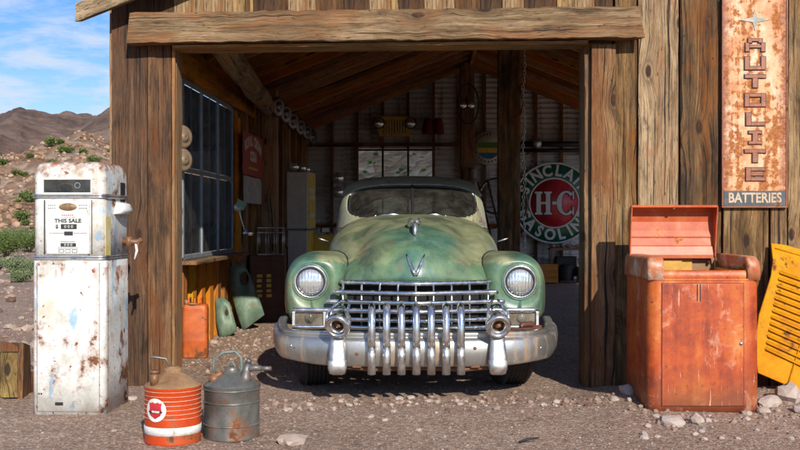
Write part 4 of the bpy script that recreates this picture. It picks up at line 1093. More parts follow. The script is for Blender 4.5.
# fuel pump
pump = thing('fuel_pump', 'tall white rust-streaked vintage fuel pump standing left of the garage bay', 'fuel pump', (-2.225, 6.85, gz(-2.2, 6.9) - .01), -.05)
def pp(mb, name, mat, parent=None, **k): return mb.build(name, mat, parent or pump, **k)
mb = MB(); hw, hd = .252, .265
mb.loft([rrect(hw * s_, hd * s_, .045, z, cy=.265) for z, s_ in ((0, 1), (.3, .998), (.7, .994), (1.045, .99))], cap0=True, cap1=True)
lower = pp(mb, 'lower_cabinet', 'pump')
mb = MB(); mb.box(-.214, -.211, -.0012, .01, .03, 1.03); mb.box(.211, .214, -.0012, .01, .03, 1.03); mb.box(-.21, .21, -.0015, .01, .03, .033); mb.box(.2495, .2535, .058, .061, .02, 1.03); pp(mb, 'door_seam', 'rust', parent=lower)
mb = MB()
mb.loft([rrect(hw * s_, hd * s_, .05, z, cy=.265) for z, s_ in ((1.046, .975), (1.3, .972), (1.57, .97), (1.63, .965), (1.665, .945), (1.69, .90), (1.705, .82), (1.714, .62), (1.716, .2))], cap0=True, cap1=True)
upper = pp(mb, 'upper_cabinet', 'pump')
for z in (1.048, 1.462):
    mb = MB()
    for dz in (0, .016): mb.loft([rrect(hw * a, hd * a, .05, z + dz + b, cy=.265) for b, a in ((0, .985), (.003, 1.012), (.011, 1.012), (.014, .985))])
    pp(mb, 'trim_band', 'chrome_dull')
yf = .265 - hd * .972
mb = MB(); frame_box(mb, -.178, .168, 1.487, 1.600, .014, yf - .014, yf + .01); wf = pp(mb, 'display_window', 'white_paint', bevel=.004)
mb = MB(); mb.box(-.162, .152, yf - .004, yf - .001, 1.502, 1.585); pp(mb, 'recess', 'black', parent=wf)
mb = MB(); mb.box(-.163, .153, yf - .012, yf - .010, 1.501, 1.586); pp(mb, 'pane', 'glass_win', parent=wf)
mb = MB(); mb.tube([(.065 + .018 * math.cos(a), yf - .007, 1.548 + .018 * math.sin(a)) for a in [2 * PI * i / 20 for i in range(20)]], .004, 6, closed=True)
pp(mb, 'dial_ring', 'letter_white', parent=wf); mb = MB(); mb.tube([(-.05, yf - .007, 1.505), (-.06, yf - .007, 1.55), (-.02, yf - .007, 1.565), (.03, yf - .007, 1.555), (.04, yf - .007, 1.51)], .005, 6); pp(mb, 'pipe', 'rust', parent=wf)
mb = MB(); mb.box(-.145, .145, yf - .008, yf + .01, 1.09, 1.445); dp = pp(mb, 'dial_plate', 'white_paint', bevel=.002)
mb = MB(); mb.box(-.166, -.158, yf - .004, yf + .01, 1.085, 1.45); mb.box(.158, .163, yf - .003, yf + .01, 1.085, 1.45); pp(mb, 'dial_seam', 'black', parent=dp)
mb = MB(); mb.lathe([(.001, -.010), (.045, -.008), (.055, -.003), (.062, .0)], (0, 0, 0), 'y', 28); mb.xf(TR(.0, yf - .009, 1.404) @ Matrix.Diagonal((1, 1, .42, 1))); pp(mb, 'badge', worn_paint('bronze badge', [(.16, .09, .04), (.30, .2, .1)], 20, .2), parent=dp)
mb = MB()
def strokes(mb, x0, x1, z, h, y, n, gap=.35):
    for i in range(n):
        a = lerp(x0, x1, i / n); b = lerp(x0, x1, (i + 1 - gap) / n); mb.box(a, b, y - .0012, y + .001, z - h / 2 * random.uniform(.6, 1), z + h / 2 * random.uniform(.6, 1))
yy = yf - .0085
for z in (1.415, 1.395): strokes(mb, -.135, -.08, z, .006, yy, 4); strokes(mb, .075, .135, z, .006, yy, 5)
strokes(mb, -.05, .05, 1.172, .006, yy, 9); strokes(mb, -.07, .07, 1.129, .005, yy, 12); 
pp(mb, 'small_print', 'letter_black', parent=dp)
mb = MB(); strokes(mb, -.04, .04, 1.350, .008, yy, 6); strokes(mb, -.05, .05, 1.336, .005, yy, 9); strokes(mb, -.125, -.02, 1.228, .006, yy, 9); strokes(mb, .04, .13, 1.228, .006, yy, 8)
pp(mb, 'small_print', 'letter_red', parent=dp)
text('lettering', 'THIS SALE', .036, 'letter_black', dp, TR(0, yy, 1.311) @ FACE, bold=.001, sx=1.15)
text('lettering', '$', .036, 'letter_black', dp, TR(-.075, yy, 1.272) @ FACE, bold=.0008)
mb = MB(); mb.box(-.048, .060, yy - .002, yy + .001, 1.256, 1.289); mb.box(-.024, .034, yy - .003, yy + .001, 1.214, 1.240); mb.box(-.05, .055, yy - .002, yy + .001, 1.138, 1.162); pp(mb, 'counter', 'letter_black', parent=dp)
text('counter_digits', '0 0 0', .027, 'letter_white', dp, TR(.006, yy - .002, 1.272) @ FACE, sx=1.1); text('counter_digits', '0 0 0', .022, 'letter_white', dp, TR(.003, yy - .002, 1.15) @ FACE, sx=1.25)
mb = MB()
for k in (-1, 0, 1): frame_box(mb, k * .045 - .018, k * .045 + .018, 1.098, 1.120, .003, yy - .002, yy + .001)
pp(mb, 'small_print', 'letter_black', parent=dp)
# right-hand side: nozzle boot, slot, nozzle, yellow strip
xs = hw * .972
mb = MB(); mb.box(xs - .002, xs + .0015, .03, .13, 1.05 + .02, 1.34); pp(mb, 'yellow_strip', worn_paint('flaking pale yellow paint', [(.62, .50, .12), (.72, .62, .25), (.75, .74, .66)], 9, .3))
mb = MB(); mb.box(xs - .002, xs + .0015, .035, .12, .72, 1.03); pp(mb, 'yellow_strip', bpy.data.materials['flaking pale yellow paint'])
mb = MB(); mb.box(xs - .004, xs + .003, .34, .44, 1.43, 1.58); mb.build('nozzle_slot', 'black', pump, bevel=.002)
mb = MB(); rg = []
for i in range(9):
    a = lerp(0, PI, i / 8); rg.append([V(xs - .01, .34 - .14 * math.cos(a), 1.36), V(xs + .055 * math.sin(a) ** .5, .34 - .14 * math.cos(a), 1.365), V(xs + .065 * math.sin(a) ** .5, .34 - .13 * math.cos(a), 1.39), V(xs + .05 * math.sin(a) ** .5, .34 - .10 * math.cos(a), 1.425), V(xs - .01, .34 - .08 * math.cos(a), 1.44)])
mb.loft(rg, closed=False); pp(mb, 'nozzle_boot', 'white_paint', solid=.006)
mb = MB(); mb.tube([(xs - .02, .40, 1.165), (xs + .05, .40, 1.165), (xs + .09, .41, 1.16), (xs + .13, .43, 1.175)], [.022, .020, .022, .014], 12); mb.tube([(xs + .04, .40, 1.13), (xs + .04, .40, 1.20)], .026, 12)
mb.tube([(xs + .12, .42, 1.19), (xs + .10, .41, 1.15), (xs + .105, .41, 1.08)], [.010, .014, .012], 8); pp(mb, 'nozzle', 'rust')
mb = MB(); mb.tube([(xs + .09, .40, 1.15), (xs + .10, .395, 1.10), (xs + .085, .39, 1.04)], [.008, .010, .006], 8); pp(mb, 'lever', 'white_paint')
mb = MB(); mb.box(-.09, -.035, -.001, .01, .072, .094); mb.box(-.205, -.195, -.002, .01, .145, .155); mb.box(-.188, -.178, -.002, .01, .145, .155); pp(mb, 'vent', 'black')

# oil cans
def can_base(t, mat, r=.165, h=.335, cone='rust_brown', conez=.075, bands=()):
    mb = MB(); mb.lathe([(.02, .006), (r - .012, .006), (r - .002, .0), (r, .012), (r - .001, .02), (r - .001, .14), (r - .001, h - .02), (r + .003, h - .012), (r + .003, h)], (0, 0, 0), 'z', 48, cap0=True); b = mb.build('body', mat, t)
    mb = MB(); mb.lathe([(r + .002, h), (r - .004, h + .008), (r - .03, h + .022), (.06, h + conez), (.045, h + conez + .006), (.042, h + conez + .024), (.036, h + conez + .034), (.002, h + conez + .036)], (0, 0, 0), 'z', 48); c = mb.build('shoulder', cone, t)
    return b, c
can1 = thing('gas_can', 'orange round gas can with white rings and rusty cone top in front of the post', 'gas can', (-1.345, 6.05, gz(-1.345, 6.05) - .006), .0)
b, c = can_base(can1, 'orange_can')
r = .165
mb = MB()
for k in range(7): z = .312 - k * .026; mb.lathe([(r, z), (r + .002, z + .0006), (r + .002, z + .0022), (r, z + .003)], (0, 0, 0), 'z', 48)
mb.build('ring_line', worn_paint('worn pale ring line', [(.62, .22, .12), (.70, .45, .34), (.74, .66, .58)], 16, .2), b)
mb = MB(); mb.lathe([(r, .062), (r + .0018, .063), (r + .0018, .108), (r, .109)], (0, 0, 0), 'z', 48); mb.build('white_band', worn_paint('scratched white band', [(.6, .6, .58), (.76, .76, .74)], 12, .3), b)
def cyl(s_, z, rr, a0): a = a0 + s_ / r; return V(math.cos(a) * rr, math.sin(a) * rr, z)
A0 = R(-90 - 24)
def cylfan(mb, pts, zc, rr, rings=5):
    n = len(pts); rg = [[cyl(x * k, zc + z * k, rr, A0) for x, z in pts] for k in [(.001 + i) / rings for i in range(rings)] + [1.0]]
    mb.loft(rg, closed=True)
mb = MB(); cylfan(mb, [(.068 * math.cos(2 * PI * i / 40), .068 * math.sin(2 * PI * i / 40)) for i in range(40)], .212, r + .0042); lg = mb.build('roundel', 'white_paint', b)
mb = MB(); cylfan(mb, [(1.2 * q_, 1.2 * w_) for q_, w_ in [(-.036, .036), (-.026, .033), (-.015, .039), (0, .033), (.015, .039), (.026, .033), (.036, .036), (.032, .015), (.035, -.008), (.028, -.026), (.012, -.035), (0, -.042), (-.012, -.035), (-.028, -.026), (-.035, -.008), (-.032, .015)]], .212, r + .0058); mb.build('shield', 'sinclair_red', lg)
mb = MB(); mb.tube([cyl(lerp(-.042, .045, i / 40), .200 + .008 * math.sin(i * 1.1) + i * .00015, r + .007, A0) for i in range(41)], .0028, 5); mb.build('script', 'letter_black', lg)
mb = MB(); mb.tube([cyl(lerp(-.020, .030, i / 30), .203 + .007 * math.sin(i * 1.3), r + .009, A0) for i in range(31)], .002, 5); mb.build('script', 'letter_white', lg)
mb = MB(); h = .335; mb.tube([(-.085, -.10, h + .012), (-.085, -.10, h + .085)], [.024, .024], 16); mb.tube([(-.085, -.10, h + .083), (-.085, -.10, h + .10)], .028, 16); mb.build('spout', 'rust', can1)
mb = MB(); mb.tube([(-.02, 0, h + .095), (-.04, -.0, h + .155), (-.11, -.0, h + .165), (-.135, 0, h + .160)], .007, 8); mb.build('handle', 'grey_tin', can1)
mb = MB(); mb.lathe([(.055, h + .075), (.055, h + .098), (.05, h + .102), (.002, h + .104)], (0, 0, 0), 'z', 28); mb.build('cap', 'rust_brown', can1)
can2 = thing('gas_can', 'grey galvanised gas can with wire bail handle and side spout next to the orange can', 'gas can', (-1.020, 6.20, gz(-1.02, 6.2) - .004), 0)
b, c = can_base(can2, 'grey_tin', .168, .325, 'grey_tin', .07)
mb = MB()
for z in (.09, .225, .30): mb.lathe([(.167, z - .006), (.173, z - .002), (.173, z + .002), (.167, z + .006)], (0, 0, 0), 'z', 48)
mb.build('rib', 'grey_tin', b)
mb = MB(); mb.tube([(-.10, .02, .36), (-.118, .02, .42), (-.105, .0, .475), (-.05, -.0, .515), (.02, 0, .52), (.055, 0, .485), (.06, 0, .42), (.045, 0, .385)], .0095, 10); mb.tube([(-.03, .0, .40), (-.02, 0, .45), (0, 0, .46), (.02, 0, .43), (.04, 0, .40)], .006, 8); mb.build('handle', worn_paint('grey green bail', [(.10, .13, .12), (.2, .24, .22)], 14, .3), can2)
mb = MB(); mb.tube([(-.10, -.05, .335), (-.10, -.05, .385)], [.032, .030], 16); mb.tube([(-.12, -.05, .392), (-.085, -.05, .378), (-.05, -.05, .40)], .017, 10); mb.build('cap', 'rust', can2)
mb = MB(); mb.tube([(.085, -.045, .335), (.09, -.045, .375), (.095, -.045, .41), (.105, -.045, .455)], [.046, .032, .026, .022], 16); mb.tube([(.098, -.045, .425), (.15, -.045, .428), (.185, -.045, .424)], [.024, .019, .017], 14); mb.tube([(.183, -.045, .424), (.245, -.045, .424)], [.014, .013], 14); mb.tube([(.10, -.045, .455), (.115, -.045, .478)], [.014, .02], 10)
mb.build('spout', worn_paint('pitted pipe metal', [(.12, .12, .12), (.22, .19, .18)], 16, .35, metal=.5), can2)

jer = thing('jerry_can', 'upright orange rusty fuel tin standing inside the bay against the left wall', 'fuel can', (-1.90, 9.5, gz(-1.9, 9.5)), .06)
mb = MB(); mb.loft([rrect(.115 * s_, .085 * s_, .035, z) for z, s_ in ((0, .97), (.012, 1.), (.15, 1.), (.155, 1.012), (.165, 1.0), (.44, 1.), (.47, .97), (.49, .90))], cap0=True, cap1=True); mb.build('body', 'orange_jerry', jer)
mb = MB()
for x in (-.055, .0, .055): mb.tube([(x, -.06, .485), (x, -.055, .54), (x, .055, .545), (x, .06, .485)], .009, 8)
mb.build('handle', 'orange_jerry', jer)
mb = MB(); mb.tube([(-.075, -.03, .48), (-.075, -.03, .535)], [.024, .026], 14); mb.lathe([(.03, .49), (.045, .492), (.05, .50), (.02, .51)], (-.02, -.05, 0), 'z', 20); mb.build('cap', 'rust_brown', jer)

# soda cooler with its lid open
clr = thing('soda_cooler', 'rusty orange drinks cooler cabinet with open lid against the plank wall', 'cooler', (2.043, 6.86, gz(2.04, 7.0) + .0), .0)
def cp(mb, name, mat, parent=None, **k): return mb.build(name, mat, parent or clr, **k)
mb = MB(); W_, D_ = .378, .36
mb.loft([rrect(W_ * s_, D_, .075, z, 8, cy=.36) for z, s_ in ((-.02, 1), (.05, 1.), (.5, .997), (.875, .992))], cap0=True)
mb.loft([rrect(W_ * s_, D_ * s_, .075, z, 8, cy=.36) for z, s_ in ((.874, .995), (.877, 1.008), (.886, 1.008), (.889, .992))])
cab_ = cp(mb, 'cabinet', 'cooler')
mb = MB(); mb.box(-.285, .262, -.0065, .02, .035, .855); dr = cp(mb, 'door', 'cooler_door', bevel=.003)
mb = MB(); mb.box(-.289, .266, -.0025, .02, .031, .859); cp(mb, 'door_gap', 'black')
mb = MB(); mb.box(-.052, -.046, -.010, .0, .74, .853); mb.box(-.032, -.026, -.010, .0, .74, .853); cp(mb, 'slot', 'black', parent=dr)
mb = MB(); mb.lathe([(.001, -.012), (.010, -.011), (.012, -.004), (.012, 0)], (.245, -.007, .455), 'y', 16); cp(mb, 'lock', 'chrome_dull', parent=dr)
mb = MB(); pr = [(.0, .885), (-.004, .90), (.0, .935), (.012, .945), (.03, .945), (.03, .88)]
mb.loft([[V(-.28 + .56 * i / 8, a, b) for a, b in pr] for i in range(9)], closed=False); cp(mb, 'front_lip', 'cooler', parent=cab_)
for s_ in (-1, 1):
    mb = MB(); rg = []
    wi = .105 if s_ < 0 else .085
    for x, k in ((W_ - .003, .0), (W_ - .003, .5), (W_ - .005, .85), (W_ - .018, .97), (W_ - .035, 1.), (W_ - wi + .01, 1.), (W_ - wi, .97), (W_ - wi, .2)):
        pts = []; ztop = .885 + .150 * k; rr = .065 * min(1, k * 1.2)
        for (a, q) in [(0., 0.), (.0, .3)] : pts.append(V(s_ * x, .0 + (1 - k) * .03 * (1 if x < W_ - .1 else 1), lerp(.88, ztop - rr, q * 3.3 if q else 0)))
        for i in range(7): a = R(180 - 90 * i / 6); pts.append(V(s_ * x, (1 - k) * .03 + rr + rr * math.cos(a), ztop - rr + rr * math.sin(a)))
        for yv in (.3, .55, .70): pts.append(V(s_ * x, yv, ztop))
        pts.append(V(s_ * x, .715, .88)); rg.append(pts)
    mb.loft(rg, closed=False, flip=s_ > 0); cp(mb, 'shoulder', 'shoulder', solid=.004)
mb = MB(); mb.box(-.27, .10, .64, .655, .60, 1.03); mb.box(-.268, -.262, .06, .64, .60, .94); mb.box(.262, .268, .06, .64, .60, .94); mb.box(-.26, .26, .06, .64, .60, .605); mb.box(-.26, .02, .62, .638, .6, .985); cp(mb, 'lining', 'cooler_in')
mb = MB(); mb.box(.102, .27, .66, .67, .60, 1.02); cp(mb, 'lining', 'rust_brown')
# lid: a shallow curved tray tipped up against the wall, inside towards us
mb = MB(); prof = [(-.085, 1.372), (-.075, 1.385), (-.02, 1.375), (.02, 1.34), (.035, 1.27), (.03, 1.205), (.012, 1.165), (.012, 1.158), (.018, 1.152), (.012, 1.10), (.012, 1.094), (.0, 1.09), (-.012, 1.03), (-.012, 1.005)]
x0, x1 = -.368, .250; oy = .60
mb.loft([[V(x, a + oy, b) for a, b in prof] for x in [lerp(x0, x1, i / 6) for i in range(7)]], closed=False, sm=False); lid = cp(mb, 'lid', 'cooler_lid', solid=.006)
for x in (x0, x1):
    mb = MB(); mb.prism([(a + oy, b) for a, b in prof] + [(oy - .03, 1.02), (oy - .04, 1.12), (oy - .06, 1.25)], x - .004, x + .004, 'yz'); cp(mb, 'lid_cheek', 'cooler_lid', parent=lid)
mb = MB(); mb.box(-.10, -.03, .535, .55, 1.384, 1.398); mb.tube([(-.065, .53, 1.375), (-.065, .53, 1.36)], .012, 8); cp(mb, 'lid_catch', 'rust', parent=lid)
mb = MB()
for x in (-.33, .22): mb.tube([(x, .64, .96), (x, .625, 1.02)], .010, 8)
mb.tube([(.25, .60, 1.08), (.262, .60, 1.0), (.275, .58, .95)], .006, 6); cp(mb, 'hinge', 'rust')

# yellow louvred panel leaning on the wall
ylp = thing('louvred_panel', 'yellow louvred metal bonnet panel leaning on the plank wall beside the cooler', 'metal panel', (2.95, 7.48, 0.0), 0)
def yp(px, py):          # measured on the panel's own leaning plane
    Y = 7.5
    for _ in range(5): z = 1.3 - (py - 221) / 1022 * Y; Y = 7.46 + .34 * z
    return V((px - 400) / 1022 * Y - 2.95, Y - 7.48, z)
OUT = [(771, 243), (786, 245), (800, 249), (838, 262), (850, 300), (856, 350), (850, 412), (800, 391), (758, 373), (756, 355), (756.5, 335), (759, 315), (765, 296), (771, 276), (773, 260)]
mb = MB(); c = yp(800, 320); top = [yp(*p) for p in OUT]
bk = [p + V(0, .02, 0) for p in top]; n_ = len(top)
mb.add(top + bk, [tuple(range(n_))[::-1], tuple(range(n_, 2 * n_))] + [(j, (j + 1) % n_, n_ + (j + 1) % n_, n_ + j) for j in range(n_)], sm=False); mb.build('panel', 'yellow', ylp, bevel=.006)
mb = MB(); ln = [yp(*p) for p in [(776, 268), (800, 276), (826, 286)]]
for k in range(13):
    t = k / 12; a = yp(lerp(778, 764, t), lerp(270, 346, t)); b = yp(lerp(829, 793 + 14, t), lerp(288, 366, t))
    dn = V(0, -.002, -.024); nf = V(0, -.024, 0)
    m_ = [a + V(.006, -.001, 0), a + nf * .5 + dn * .35, a + nf + dn * .85, a + nf * .2 + dn]; q_ = [b + V(-.006, -.001, 0), b + nf * .5 + dn * .35, b + nf + dn * .85, b + nf * .2 + dn]
    mid = [[p.lerp(q, s_) + (V(0, -.003, 0) if 0 < s_ < 1 else V(0, 0, 0)) for p, q in zip(m_, q_)] for s_ in (.03, .5, .97)]
    mb.loft([[a + V(0, .001, -.01)] * 4] + mid + [[b + V(0, .001, -.01)] * 4], closed=False)
mb.build('louvre', 'yellow', ylp, solid=.002)
mb = MB()
for k in range(13):
    t = k / 12; a = yp(lerp(778, 764, t), lerp(270, 346, t)) + V(.006, -.0025, -.028); b = yp(lerp(829, 807, t), lerp(288, 366, t)) + V(-.006, -.0025, -.028)
    mb.add([a, b, b + V(0, .0005, -.010), a + V(0, .0005, -.010)], [(0, 1, 2, 3)], sm=False)
mb.build('slot_shadow_gap', 'black', ylp)
mb = MB(); mb.tube([yp(806, 320) + V(0, -.004, 0), yp(800, 345) + V(0, -.006, 0), yp(788, 384) + V(0, -.004, 0)], .006, 6); mb.tube([yp(775, 248) + V(0, -.002, 0), yp(832, 264) + V(0, -.002, 0)], .006, 6); mb.build('seam', 'yellow', ylp)

# tall rusty battery sign
sg = thing('battery_sign', 'tall rust-eaten AUTOLITE BATTERIES sign nailed to the wall above the cooler', 'sign', (2.735, 7.885, 1.405), GR)
mb = MB(); mb.box(-.247, .247, .0, .022, 0, 1.62); pl = mb.build('plate', 'autolite', sg, bevel=.004)
mb = MB(); frame_box(mb, -.252, .252, -.003, 1.623, .014, -.007, .026); mb.build('rim', 'sign_edge', sg, bevel=.003)
GL = {'A': [(-.075, -.045, -.06, .02), (.045, .075, -.06, .02), (-.055, -.025, .02, .06), (.025, .055, .02, .06), (-.026, .026, .034, .06), (-.046, .046, -.025, .0)],
      'U': [(-.08, -.045, -.06, .06), (.045, .08, -.06, .06), (-.046, .046, -.06, -.028)], 'T': [(-.08, .08, .028, .06), (-.02, .02, -.06, .029)],
      'O': [(-.08, -.045, -.06, .06), (.045, .08, -.06, .06), (-.046, .046, -.06, -.03), (-.046, .046, .03, .06)], 'L': [(-.07, -.03, -.06, .06), (-.031, .075, -.06, -.028)],
      'I': [(-.02, .02, -.06, .06), (-.05, .05, -.0602, -.035), (-.05, .05, .035, .0602)], 'E': [(-.07, -.032, -.06, .06), (-.033, .078, -.06, -.032), (-.033, .065, -.013, .013), (-.033, .078, .032, .06)]}
def block_letter(ch, z):
    o_ = MB(); i_ = MB(); k = 0
    for (a, b, c, d) in GL[ch]:
        k += 1; c *= .84; d *= .84; o_.box(a - .006, b + .006, -.003 - k * .0003, .002, z + c - .005, z + d + .005); i_.box(a, b, -.013 - k * .0003, .002, z + c, z + d)
    oo = o_.build('letter_outline', 'black', sg); i_.build('letter', 'sign_letter', sg, bevel=.003)
for ch, z in zip('AUTOLITE', (1.250, 1.110, .972, .826, .680, .538, .396, .255)):
    block_letter(ch, z)
mb = MB(); pts = []
for i in range(8): a = PI / 4 * i; r_ = (.115 if i % 4 == 0 else .085) if i % 2 == 0 else .026; pts.append((r_ * math.cos(a), 1.445 + r_ * math.sin(a)))
mb.prism([(x, z) for x, z in pts][::-1], -.006, .001); mb.build('star', 'grey_tin', sg)
MT['cream_worn'] = worn_paint('cream chipped letters', [(.42, .26, .16), (.62, .5, .38)], 16, .5)
mb = MB(); mb.box(-.236, .236, -.004, .0, .014, .128); mb.build('bottom_strip', worn_paint('dark blue grey rusted strip', [(.03, .04, .05), (.08, .10, .11)], 9, .45), sg)
text('lettering', 'BATTERIES', .105, 'cream_worn', sg, TR(0, -.0045, .071) @ FACE, ext=.003, bold=.003, sx=.82)

# chest at the left edge
MT['wood_chest'] = wood_mat('yellowed chest board', (.03, .018, .008), (.20, .11, .02), (.42, .28, .06), 1.)
ch = thing('wooden_chest', 'battered yellow-brown wooden chest leaning at the left edge by the pump', 'chest', (-2.92, 7.45, gz(-2.9, 7.5) - .01), .12, rx=-.12)
mb = MB()
for k in range(3): mb.plank((-.26 + .13 * k, 0, .02), (0, 0, .33), (.125, 0, 0), (0, .02, 0), 8, .003, .5 + .1 * k)
mb.v = [V(p.x * (1 - .18 * p.z), p.y, p.z) for p in mb.v]; mb.build('front_board', 'wood_chest', ch, bevel=.003)
mb = MB(); mb.prism([(.0, 0), (.30, 0), (.20, .40), (-.015, .42)], .125, .16, 'yz'); mb.prism([(.0, 0), (.30, 0), (.20, .40), (-.015, .42)], -.30, -.265, 'yz'); mb.prism([(-.31, .355), (.125, .35), (.12, .39), (.07, .42), (-.31, .425)], -.02, .2, 'xz'); mb.build('frame', 'wood_dark', ch, bevel=.006)
mb = MB(); mb.box(-.31, .17, .285, .30, 0, .2); mb.build('back_board', 'wood_dark', ch)

# ---------------------------------------------------------------- rocks one can tell apart
def rock_thing(px, py, wpx, label, mat='rock', sq=(1, .8, .5), Y=None, group=None, dz=0.):
    z0 = 0.; 
    if Y is None:
        Y = 7.
        for _ in range(12): x = (px - 400) / 1022 * Y; Y = (1.3 - gz(x, Y)) * 1022 / (py - 221)
    x = (px - 400) / 1022 * Y; r_ = wpx / 1022 * Y / 2
    mb = MB(); random.seed(int(px * 7 + py)); mb.rock((0, 0, 0), r_, px * .31, sq, 2)
    t = mb.build('rock', mat, loc=(x, Y, gz(x, Y) + r_ * sq[2] * .45 + dz)); return tag(t, label, 'rock', group)
rock_thing(293, 443, 40, 'flat pale pink stone half buried in front of the grey can', 'rock_pink', (1, .6, .30))
rock_thing(628, 394, 18, 'whitish stone at the left foot of the cooler', 'rock_pink', (1, .8, .75))
rock_thing(614, 400, 11, 'small grey stone just left of the cooler foot')
rock_thing(671, 424, 30, 'flat grey stone directly below the cooler door', 'rock', (1, .7, .4))
rock_thing(697, 424, 18, 'pale upright stone under the cooler door handle side', 'rock_pink', (1, .6, .8))
rock_thing(656, 418, 10, 'small whitish stone below the cooler left corner', 'rock_pink')
rock_thing(770, 405, 30, 'slanting pinkish slab under the yellow panel', 'rock', (1, .6, .45))
rock_thing(788, 402, 34, 'large grey boulder beneath the yellow panel', 'rock', (1, .8, .75), dz=.01)
rock_thing(764, 413, 18, 'low tan stone in front of the slanting slab', 'rock_pink', (1, .8, .5))
rock_thing(799, 412, 16, 'rounded stone at the right picture edge', 'rock')
rock_thing(131, 400, 12, 'small grey stone between pump and post', 'rock')
rock_thing(399, 400, 11, 'grey stone in front of the bumper teeth', 'rock')
rock_thing(371, 418, 9, 'lone pale pebble in front of the left bumper guard', 'rock_pink')
rock_thing(222, 333, 10, 'pale stone below the leaning green panels', 'rock_pink', (1, .8, .6)); rock_thing(214, 343, 9, 'pale stone to the right of the rusty fuel tin', 'rock_pink')
rs_ = random.Random(9)
for k in range(52):
    if k < 22: px, py, w_ = rs_.uniform(290, 590), rs_.gauss(404, 4), rs_.uniform(4, 9)
    elif k < 36: px, py, w_ = rs_.uniform(640, 800), rs_.uniform(416, 440), rs_.uniform(4, 10)
    else: px, py, w_ = rs_.uniform(0, 800), rs_.uniform(410, 449), rs_.uniform(3, 7)
    if 140 < px < 262 and py < 447: continue
    rock_thing(px, py, w_, 'small angular stone lying on the gravel in front of the bay', rs_.choice(['rock', 'rock', 'rock_pink']), (1, .8, .55), group='small stones on the gravel')
ti = MB(); ti.tube([(-.06, -.01, .0), (-.01, .01, .012), (.06, .012, .02)], [.006, .009, .004], 8)
t = ti.build('stick', 'black', loc=(.76, 6.02, gz(.76, 6.02) + .01)); tag(t, 'short dark stick on the gravel in the foreground', 'stick')

# ---------------------------------------------------------------- things inside the bay
def back(px, py, Y): return V((px - 400) / 1022 * Y, Y, 1.3 - (py - 221) / 1022 * Y)
# round petrol sign
t = thing('round_petrol_sign', 'large round green and red SINCLAIR H-C GASOLINE sign by the back wall', 'sign', back(554, 203, 19.66), 0)
r = .785
mb = MB(); mb.lathe([(.001, 0), (.62 * r, 0), (r, 0), (r, .03)], (0, 0, 0), 'y', 72); mb.build('green_disc', 'sinclair_green', t)
mb = MB(); mb.lathe([(.955 * r, -.004), (.955 * r, -.014), (r * 1.005, -.012), (r * 1.005, .034)], (0, 0, 0), 'y', 72); mb.lathe([(.585 * r, -.001), (.585 * r, -.008), (.625 * r, -.008), (.625 * r, -.001)], (0, 0, 0), 'y', 72); mb.build('white_ring', 'letter_white', t)
mb = MB(); mb.lathe([(.001, -.006), (.588 * r, -.006), (.588 * r, .0)], (0, 0, 0), 'y', 72); rd = mb.build('red_disc', 'sinclair_red', t)
def arc_text(word, rad, a_mid, step, size, top, parent, mat='letter_white', y=-.004, widths=None, sx=1., bold=.004, P=Matrix.Identity(4)):
    ws_ = [.62 if c == 'I' else 1. for c in word]; tot = sum(ws_) ; acc = 0
    for c, w_ in zip(word, ws_):
        m = acc + w_ / 2 - tot / 2; acc += w_
        a = R(a_mid) - m * R(step) if top else R(a_mid) + m * R(step)
        rot = a - PI / 2 if top else a + PI / 2
        text('letter', c, size, mat, parent, P @ TR(rad * math.cos(a), y, rad * math.sin(a)) @ Matrix.Rotation(-rot, 4, 'Y') @ FACE, ext=.003, bold=bold, sx=sx)
arc_text('SINCLAIR', .785 * r, 92, 20.5, .29, True, t, bold=.011, sx=.92); arc_text('GASOLINE', .785 * r, -91, 20.5, .29, False, t, bold=.011, sx=.92)
def slab_H(mb, x0, x1, z0, z1, s_, y0, y1, g=0.):
    w_ = s_; 
    for x in (x0, x1 - w_): mb.box(x - g, x + w_ + g, y0, y1, z0 - g, z1 + g)
    for x in (x0 - w_ * .35, x1 - w_ * 1.35):
        for z in (z0, z1 - w_ * .42): mb.box(x - g, x + w_ * 1.7 + g, y0 - .0006, y1, z - g, z + w_ * .42 + g)
    mb.box(x0 + w_, x1 - w_, y0 - .0003, y1, (z0 + z1) / 2 - w_ * .25 - g, (z0 + z1) / 2 + w_ * .25 + g)
def bigC(mb, cx, r0, wid, y0, y1, g=0.):
    pts = []
    for i in range(29):
        a = R(lerp(48, 312, i / 28)); k = .5 + .5 * abs(math.cos(a)) ** 1.2; pts.append((a, wid * k))
    o = [(cx + (r0 * .80 + g) * math.cos(a), (r0 + g) * math.sin(a)) for a, _ in pts]; i_ = [(cx + (r0 * .80 - q - g) * math.cos(a), (r0 - q * .75 - g) * math.sin(a)) for a, q in pts]
    for k in range(28): mb.prism([o[k], o[k + 1], i_[k + 1], i_[k]], y0, y1)
    for s_ in (1, -1): mb.box(cx + r0 * .50 - g, cx + r0 * .62 + g, y0 - .001, y1, min(s_ * r0 * .30, s_ * r0 * .98) - g, max(s_ * r0 * .30, s_ * r0 * .98) + g)
mb = MB(); slab_H(mb, -.34, -.075, -.22, .22, .085, -.011, -.006, .012); bigC(mb, .235, .235, .10, -.0112, -.006, .012); mb.box(-.045, .055, -.0114, -.006, -.038, .042); mb.build('letter_outline', 'letter_black', rd)
mb = MB(); slab_H(mb, -.34, -.075, -.22, .22, .085, -.018, -.008); bigC(mb, .235, .235, .10, -.018, -.008); mb.box(-.035, .045, -.018, -.008, -.028, .032); mb.build('letter', 'letter_white', rd)

